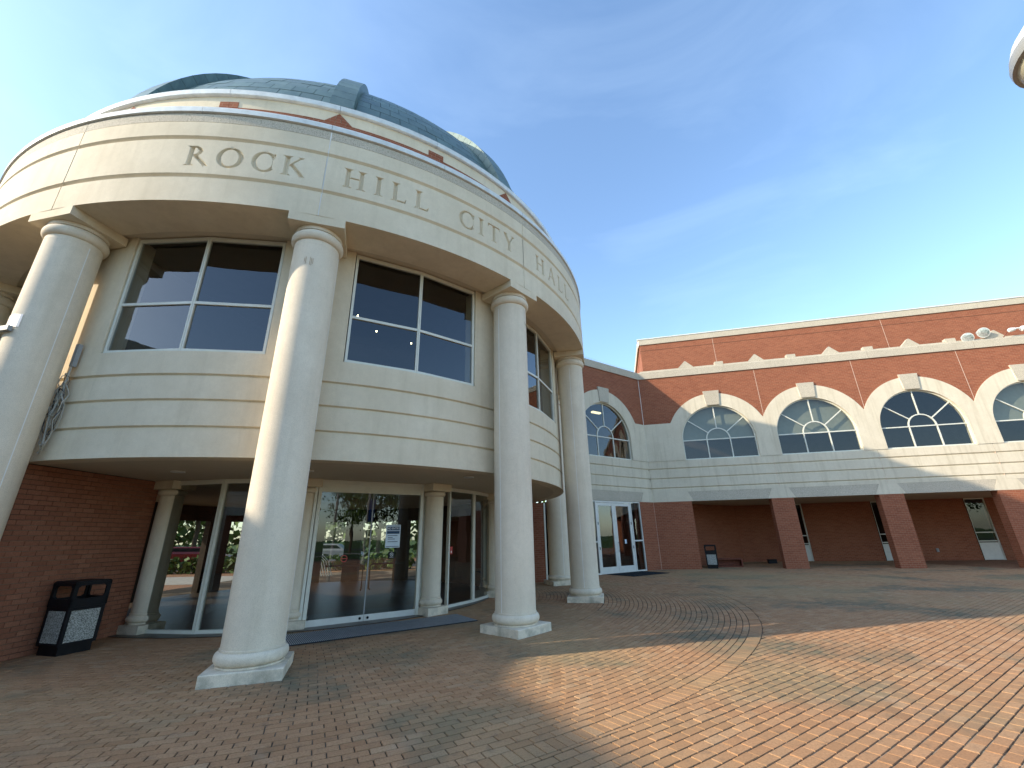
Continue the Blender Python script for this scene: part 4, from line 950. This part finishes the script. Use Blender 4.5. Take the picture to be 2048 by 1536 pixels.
for s, z in ((15.66, 10.1), (16.36, 10.1)):
    m = MB(FB); m.box(s - .03, s + .03, -.5, -.35, 10.1, z + .35)
P = KB[:2] + DB * 17.5 + np.array([DB[1], -DB[0]]) * -.2
m = MB(FB); m.tube([(17.0, -.2, 10.1), (17.3, -.15, 10.45)], .02, 6); e = m.obj('security_light', M['wood'], label='white twin security light on a thin arm at the right end of the coping', category='light')
for s, z, r_ in ((17.45, 10.50, .10), (17.95, 10.52, .13)):
    m = MB(FB); m.tube([(s - .13, -.12, z - .02), (s - .05, -.10, z), (s + .12, -.10, z + .03)], [r_ * .8, r_, r_ * .7], 12); m.obj('lamp_head', M['whitepaint'], e, 50)
m = MB(FB); m.tube([(17.4, -.1, 10.52), (17.7, -.1, 10.56), (17.95, -.1, 10.5)], .035, 8); m.obj('arm', M['whitepaint'], e, 60)
# street lamp whose bowl pokes into the top right corner
LP = np.array([3.80, 1.80])
lampo = empty('street_lamp', (LP[0], LP[1], 0), label='cream lamp bowl cut off by the top right corner of the picture', category='street lamp')
m = MB(); m.tube([(LP[0], LP[1], 0), (LP[0], LP[1], 4.35)], [.07, .05], 12); m.obj('pole', M['lamprim'], lampo, 60)
m = MB(); m.lathe([(.04, 4.35), (.30, 4.44), (.36, 4.52), (.375, 4.56), (.04, 4.56)], LP, 40); m.obj('bowl', M['lampcream'], lampo, 50)
m = MB(); m.lathe([(.37, 4.555), (.395, 4.56), (.40, 4.60), (.39, 4.64), (.37, 4.64)], LP, 40); m.obj('rim', M['lamprim'], lampo, 50)
m = MB(); m.lathe([(.39, 4.642), (.36, 4.72), (.27, 4.84), (.15, 4.92), (.12, 4.96), (.12, 5.0), (.02, 5.02)], LP, 40); m.obj('cap', M['whitepaint'], lampo, 50)
m = MB(); m.lathe([(.02, 5.02), (.045, 5.05), (.045, 5.09), (.01, 5.14)], LP, 16); m.obj('finial', M['black'], lampo, 50)
# things on the arcade floor
fx = lambda s, o: KB[:2] + DB * s + np.array([DB[1], -DB[0]]) * o
m = MB(FB); a_, b_ = 2.55, 3.95
m.box(a_, b_, -1.75, -1.35, .34, .40); m.box(a_, b_, -1.75, -1.35, 0, .05); m.box(a_, a_ + .06, -1.75, -1.35, .05, .34); m.box(b_ - .06, b_, -1.75, -1.35, .05, .34); m.box(a_ + .06, b_ - .06, -1.75, -1.70, .05, .34)
m.obj('low_wooden_box', M['wood'], label='low dark red open wooden box on the arcade floor behind the far bin', category='box')
m = MB(FB); m.ext([(-4.2, 0), (-3.9, 0), (-3.92, .18), (-4.18, .18)], 5.85, 6.25); m.box(5.83, 6.27, -4.22, -3.88, .181, .20); m.obj('black_box', M['black'], label='small black box on the arcade floor beside the second brick pier', category='box')
# rust mark high on the columns
for k_, dg in ((1, .0), (2, .3)):
    cfk = cols[k_ + 2]; m = MB(cfk)
    base = -.95 if k_ == 1 else -.2
    for i in range(9):
        th = 1.15 + i * .06 if k_ == 1 else 1.2 + i * .05
        th += .35 if k_ == 1 else -.25
        h = rg.uniform(.05, .16)
        if rg.random() < .7: 
            x, y = .3755 * math.cos(th), .3755 * math.sin(th); x2, y2 = .3755 * math.cos(th + .016), .3755 * math.sin(th + .016); zt_ = 6.16 - rg.uniform(0, .04)
            m.add([(x, y, zt_ - h), (x2, y2, zt_ - h), (x2, y2, zt_), (x, y, zt_)], [(0, 1, 2, 3)])
    par = [o for o in rot.children if o.name.split('.')[0] == 'column'][k_ + 2]; m.obj('rust_mark', M['rust'], par)

# ================================================================== BEHIND THE CAMERA (seen in the glass)
rd = MB(); rd.add([(-60, -45, -.012), (90, -45, -.012), (90, -36, -.012), (-60, -36, -.012)], [(0, 1, 2, 3)]); rd.obj('road', M['asphalt'], kind='structure')
ph = MB(); ph.add([(-60, -26, -.008), (90, -26, -.008), (90, -23, -.008), (-60, -23, -.008)], [(0, 1, 2, 3)]); ph.obj('path', M['concrete_path'], kind='structure')
WHERE = ['nearest the court', 'right of the lamp posts', 'beyond the path on the left', 'near the right-hand lamp post', 'tall, beside the road', 'by the far right of the path', 'at the left end of the road', 'furthest to the right', 'tallest, across the road', 'behind the red car', 'left of the red car', 'far left, beyond the second wing', 'behind the red car at the rear', 'right of the red car at the rear', 'straight behind the lobby', 'left of the red car at the rear', 'right of the lobby axis at the rear', 'furthest left at the rear', 'furthest right at the rear']
def tree(x, y, h, r_, label, seed):
    rg = np.random.default_rng(seed); e = empty('tree', (x, y, 0), label=label, category='tree', group='trees beyond the court')
    m = MB(); m.tube([(x, y, -.05), (x + .05, y, h * .3), (x - .1, y + .1, h * .6), (x, y, h * .85)], [.22, .16, .11, .03], 10)
    for i in range(7):
        a = rg.uniform(0, 6.28); z0 = h * rg.uniform(.28, .55); m.tube([(x, y, z0), (x + r_ * .4 * math.cos(a), y + r_ * .4 * math.sin(a), z0 + h * .14), (x + r_ * .8 * math.cos(a), y + r_ * .8 * math.sin(a), z0 + h * .22)], [.07, .045, .015], 6)
    m.obj('trunk', M['bark'], e, 60)
    n = 2600; cl = rg.normal(0, 1, (40, 3)); cl /= np.linalg.norm(cl, axis=1)[:, None]; cl *= rg.uniform(.35, .95, (40, 1)); k = rg.integers(0, 40, n)
    P = cl[k] + rg.normal(0, .13, (n, 3)); P = P * [r_, r_, h * .36] + [x, y, h * .64]
    a = rg.normal(0, 1, (n, 3)); a /= np.linalg.norm(a, axis=1)[:, None]; b = np.cross(a, rg.normal(0, 1, (n, 3))); b /= np.linalg.norm(b, axis=1)[:, None]; s = rg.uniform(.10, .2, (n, 1))
    V = np.stack([P - a * s, P + b * s * .6, P + a * s, P - b * s * .6], 1).reshape(-1, 3); me = bpy.data.meshes.new('crown'); me.from_pydata(V.tolist(), [], (np.arange(n * 4).reshape(-1, 4)).tolist())
    me.materials.append(M['leaf']); at = me.color_attributes.new('tint', 'FLOAT_COLOR', 'POINT'); tt = np.repeat(rg.random(n), 4); at.data.foreach_set('color', np.stack([tt, tt, tt, np.ones_like(tt)], 1).astype(np.float32).ravel())
    o = bpy.data.objects.new('crown', me); COL.objects.link(o); o.parent = e; o.matrix_parent_inverse = e.matrix_world.inverted()
for i, (x, y, h, r_) in enumerate([(8, -16, 8, 3.0), (16, -21, 9.5, 3.6), (2, -29, 10, 4), (24, -14, 8.5, 3.2), (11, -31, 11, 4.4), (32, -24, 10, 4), (-7, -33, 10, 4), (40, -10, 10, 4), (20, -33, 11, 4.5), (-33, -7, 8, 3.8), (-30, -13.5, 9, 4), (-37, -1.5, 9, 4), (-27, 38, 9, 4), (-20, 41, 10, 4.2), (-13, 43, 9, 4), (-33, 33, 9, 4), (-6, 42, 10, 4.2), (-40, 26, 10, 4.4), (0, 45, 10, 4.4)]):
    tree(x, y, h, r_, 'leafy green tree across the court, ' + WHERE[i], 50 + i)
def car(x, y, rz, mtl, label):
    e = empty('parked_car', (0, 0, 0), label=label, category='car', group='cars parked along the road')
    prof = [(-2.2, .25), (2.2, .25), (2.25, .55), (2.1, .78), (1.1, .92), (.5, 1.38), (-1.2, 1.42), (-1.95, .98), (-2.25, .85)]
    m = MB(); n = len(prof); V = [(a, s * .86 * (1 if z < 1 else .8), z) for s in (-1, 1) for a, z in prof]
    m.add(V, [tuple(range(n)), tuple(n + i for i in reversed(range(n)))] + [((i + 1) % n, i, n + i, n + (i + 1) % n) for i in range(n)]); m.obj('body', mtl, e)
    for sy in (-.87, .87):
        m = MB(); m.prism([(-1.7, .97), (.9, .97), (.45, 1.3), (-1.15, 1.34)], sy * .86 - .06, sy * .86 + .06); m.obj('window', M['black'], e)
        for sx_ in (-1.35, 1.35):
            m = MB(); m.arcband(sx_, .32, .02, .32, 0, 2 * math.pi, sy - .1, sy + .04, 20); wh = m.obj('wheel', M['tyre'], e)
            m = MB(); m.arcband(sx_, .32, .01, .18, 0, 2 * math.pi, sy + (.041 if sy > 0 else -.11), sy + (.05 if sy > 0 else -.101), 16); m.obj('rim', M['steel'], wh)
    e.location = (x, y, 0); e.rotation_euler = (0, 0, rz)
car(-22.5, 32.0, R(20), M['carred'], 'dark red parked car seen through the glass left of the entrance doors')
car(-13.5, 33.5, R(10), M['grey'], 'grey parked car seen through the entrance doors')
rr_ = MB(); rr_.add([(-60, 29, -.010), (-2, 29, -.010), (-2, 36, -.010), (-60, 36, -.010)], [(0, 1, 2, 3)]); rr_.obj('rear_road', M['asphalt'], kind='structure')
rr_ = MB(); rr_.add([(-40, 19.6, -.011), (-3, 19.6, -.011), (-3, 24, -.011), (-40, 24, -.011)], [(0, 1, 2, 3)]); rr_.obj('rear_path', M['concrete_path'], kind='structure')
rk = empty('bicycle_rack', (-9.3, 21.5, 0), label='white bent-wire bicycle rack on the path seen through the entrance doors', category='bicycle rack')
for i in range(7):
    m = MB(); m.tube([(-9.3 - 1.0 + .16 * i, 21.0, .03), (-9.3 - .75 + .16 * i, 21.2, .55), (-9.3 - .62 + .14 * i, 21.5, 1.0), (-9.3 - .35 + .12 * i, 21.9, .7), (-9.3 - .2 + .12 * i, 22.1, .03)], .02, 6); m.obj('hoop', M['whitepaint'], rk, 60)
m = MB(); m.tube([(-10.35, 21.0, .03), (-9.25, 21.0, .03)], .022, 6); m.obj('rail', M['whitepaint'], rk, 60)
fw_ = MB(); rgh = np.random.default_rng(8)
for i in range(6000):
    c = np.array([rgh.uniform(-62, 14), rgh.uniform(47, 52), 0.0]); c[2] = rgh.uniform(0, 1) ** .8 * (5.5 + 2 * math.sin(c[0] * .35)); a = rgh.normal(0, .22, 3); b = rgh.normal(0, .22, 3); tv = rgh.random(); fw_.add([c - a, c + b, c + a, c - b], [(0, 1, 2, 3)], 0, (tv, tv, tv))
fw_.obj('far_wood', M['leaf'], kind='stuff', label='belt of leafy trees and bushes far behind the rotunda', category='wood')
hd = MB(); rgh = np.random.default_rng(5)
for i in range(2500):
    c = np.array([rgh.uniform(-26, -6), rgh.uniform(26, 27.2), rgh.uniform(.05, .8)]); a = rgh.normal(0, .09, 3); b = rgh.normal(0, .09, 3); tv = rgh.random(); hd.add([c - a, c + b, c + a, c - b], [(0, 1, 2, 3)], 0, (tv, tv, tv))
ho = hd.obj('hedge', M['leaf'], label='low clipped hedge along the rear path behind the rotunda', category='hedge')
for x, y, wh_ in ((6.5, -9.5, 'left'), (14.5, -6.0, 'right')):
    e = empty('lamp_post', (x, y, 0), label='pale lamp post with a blue banner, the %s one of the pair across the court' % wh_, category='lamp post', group='banner lamp posts across the court')
    m = MB(); m.lathe([(.22, 0), (.22, .2), (.13, .35), (.09, .5), (.07, 4.6), (.12, 4.7), (.12, 4.8), (.02, 4.82)], (x, y), 20); m.obj('pole', M['lamprim'], e, 50)
    m = MB(); m.box(x + .1, x + .7, y - .01, y + .01, 2.9, 4.4); m.obj('banner', M['blue'], e)
    m = MB(); m.tube([(x, y, 4.45), (x + .8, y, 4.45)], .02, 6); m.obj('arm', M['black'], e)
    m = MB(); m.lathe([(.02, 4.83), (.18, 4.9), (.22, 5.1), (.15, 5.3), (.02, 5.35)], (x, y), 20); m.obj('globe', M['whitepaint'], e, 50)
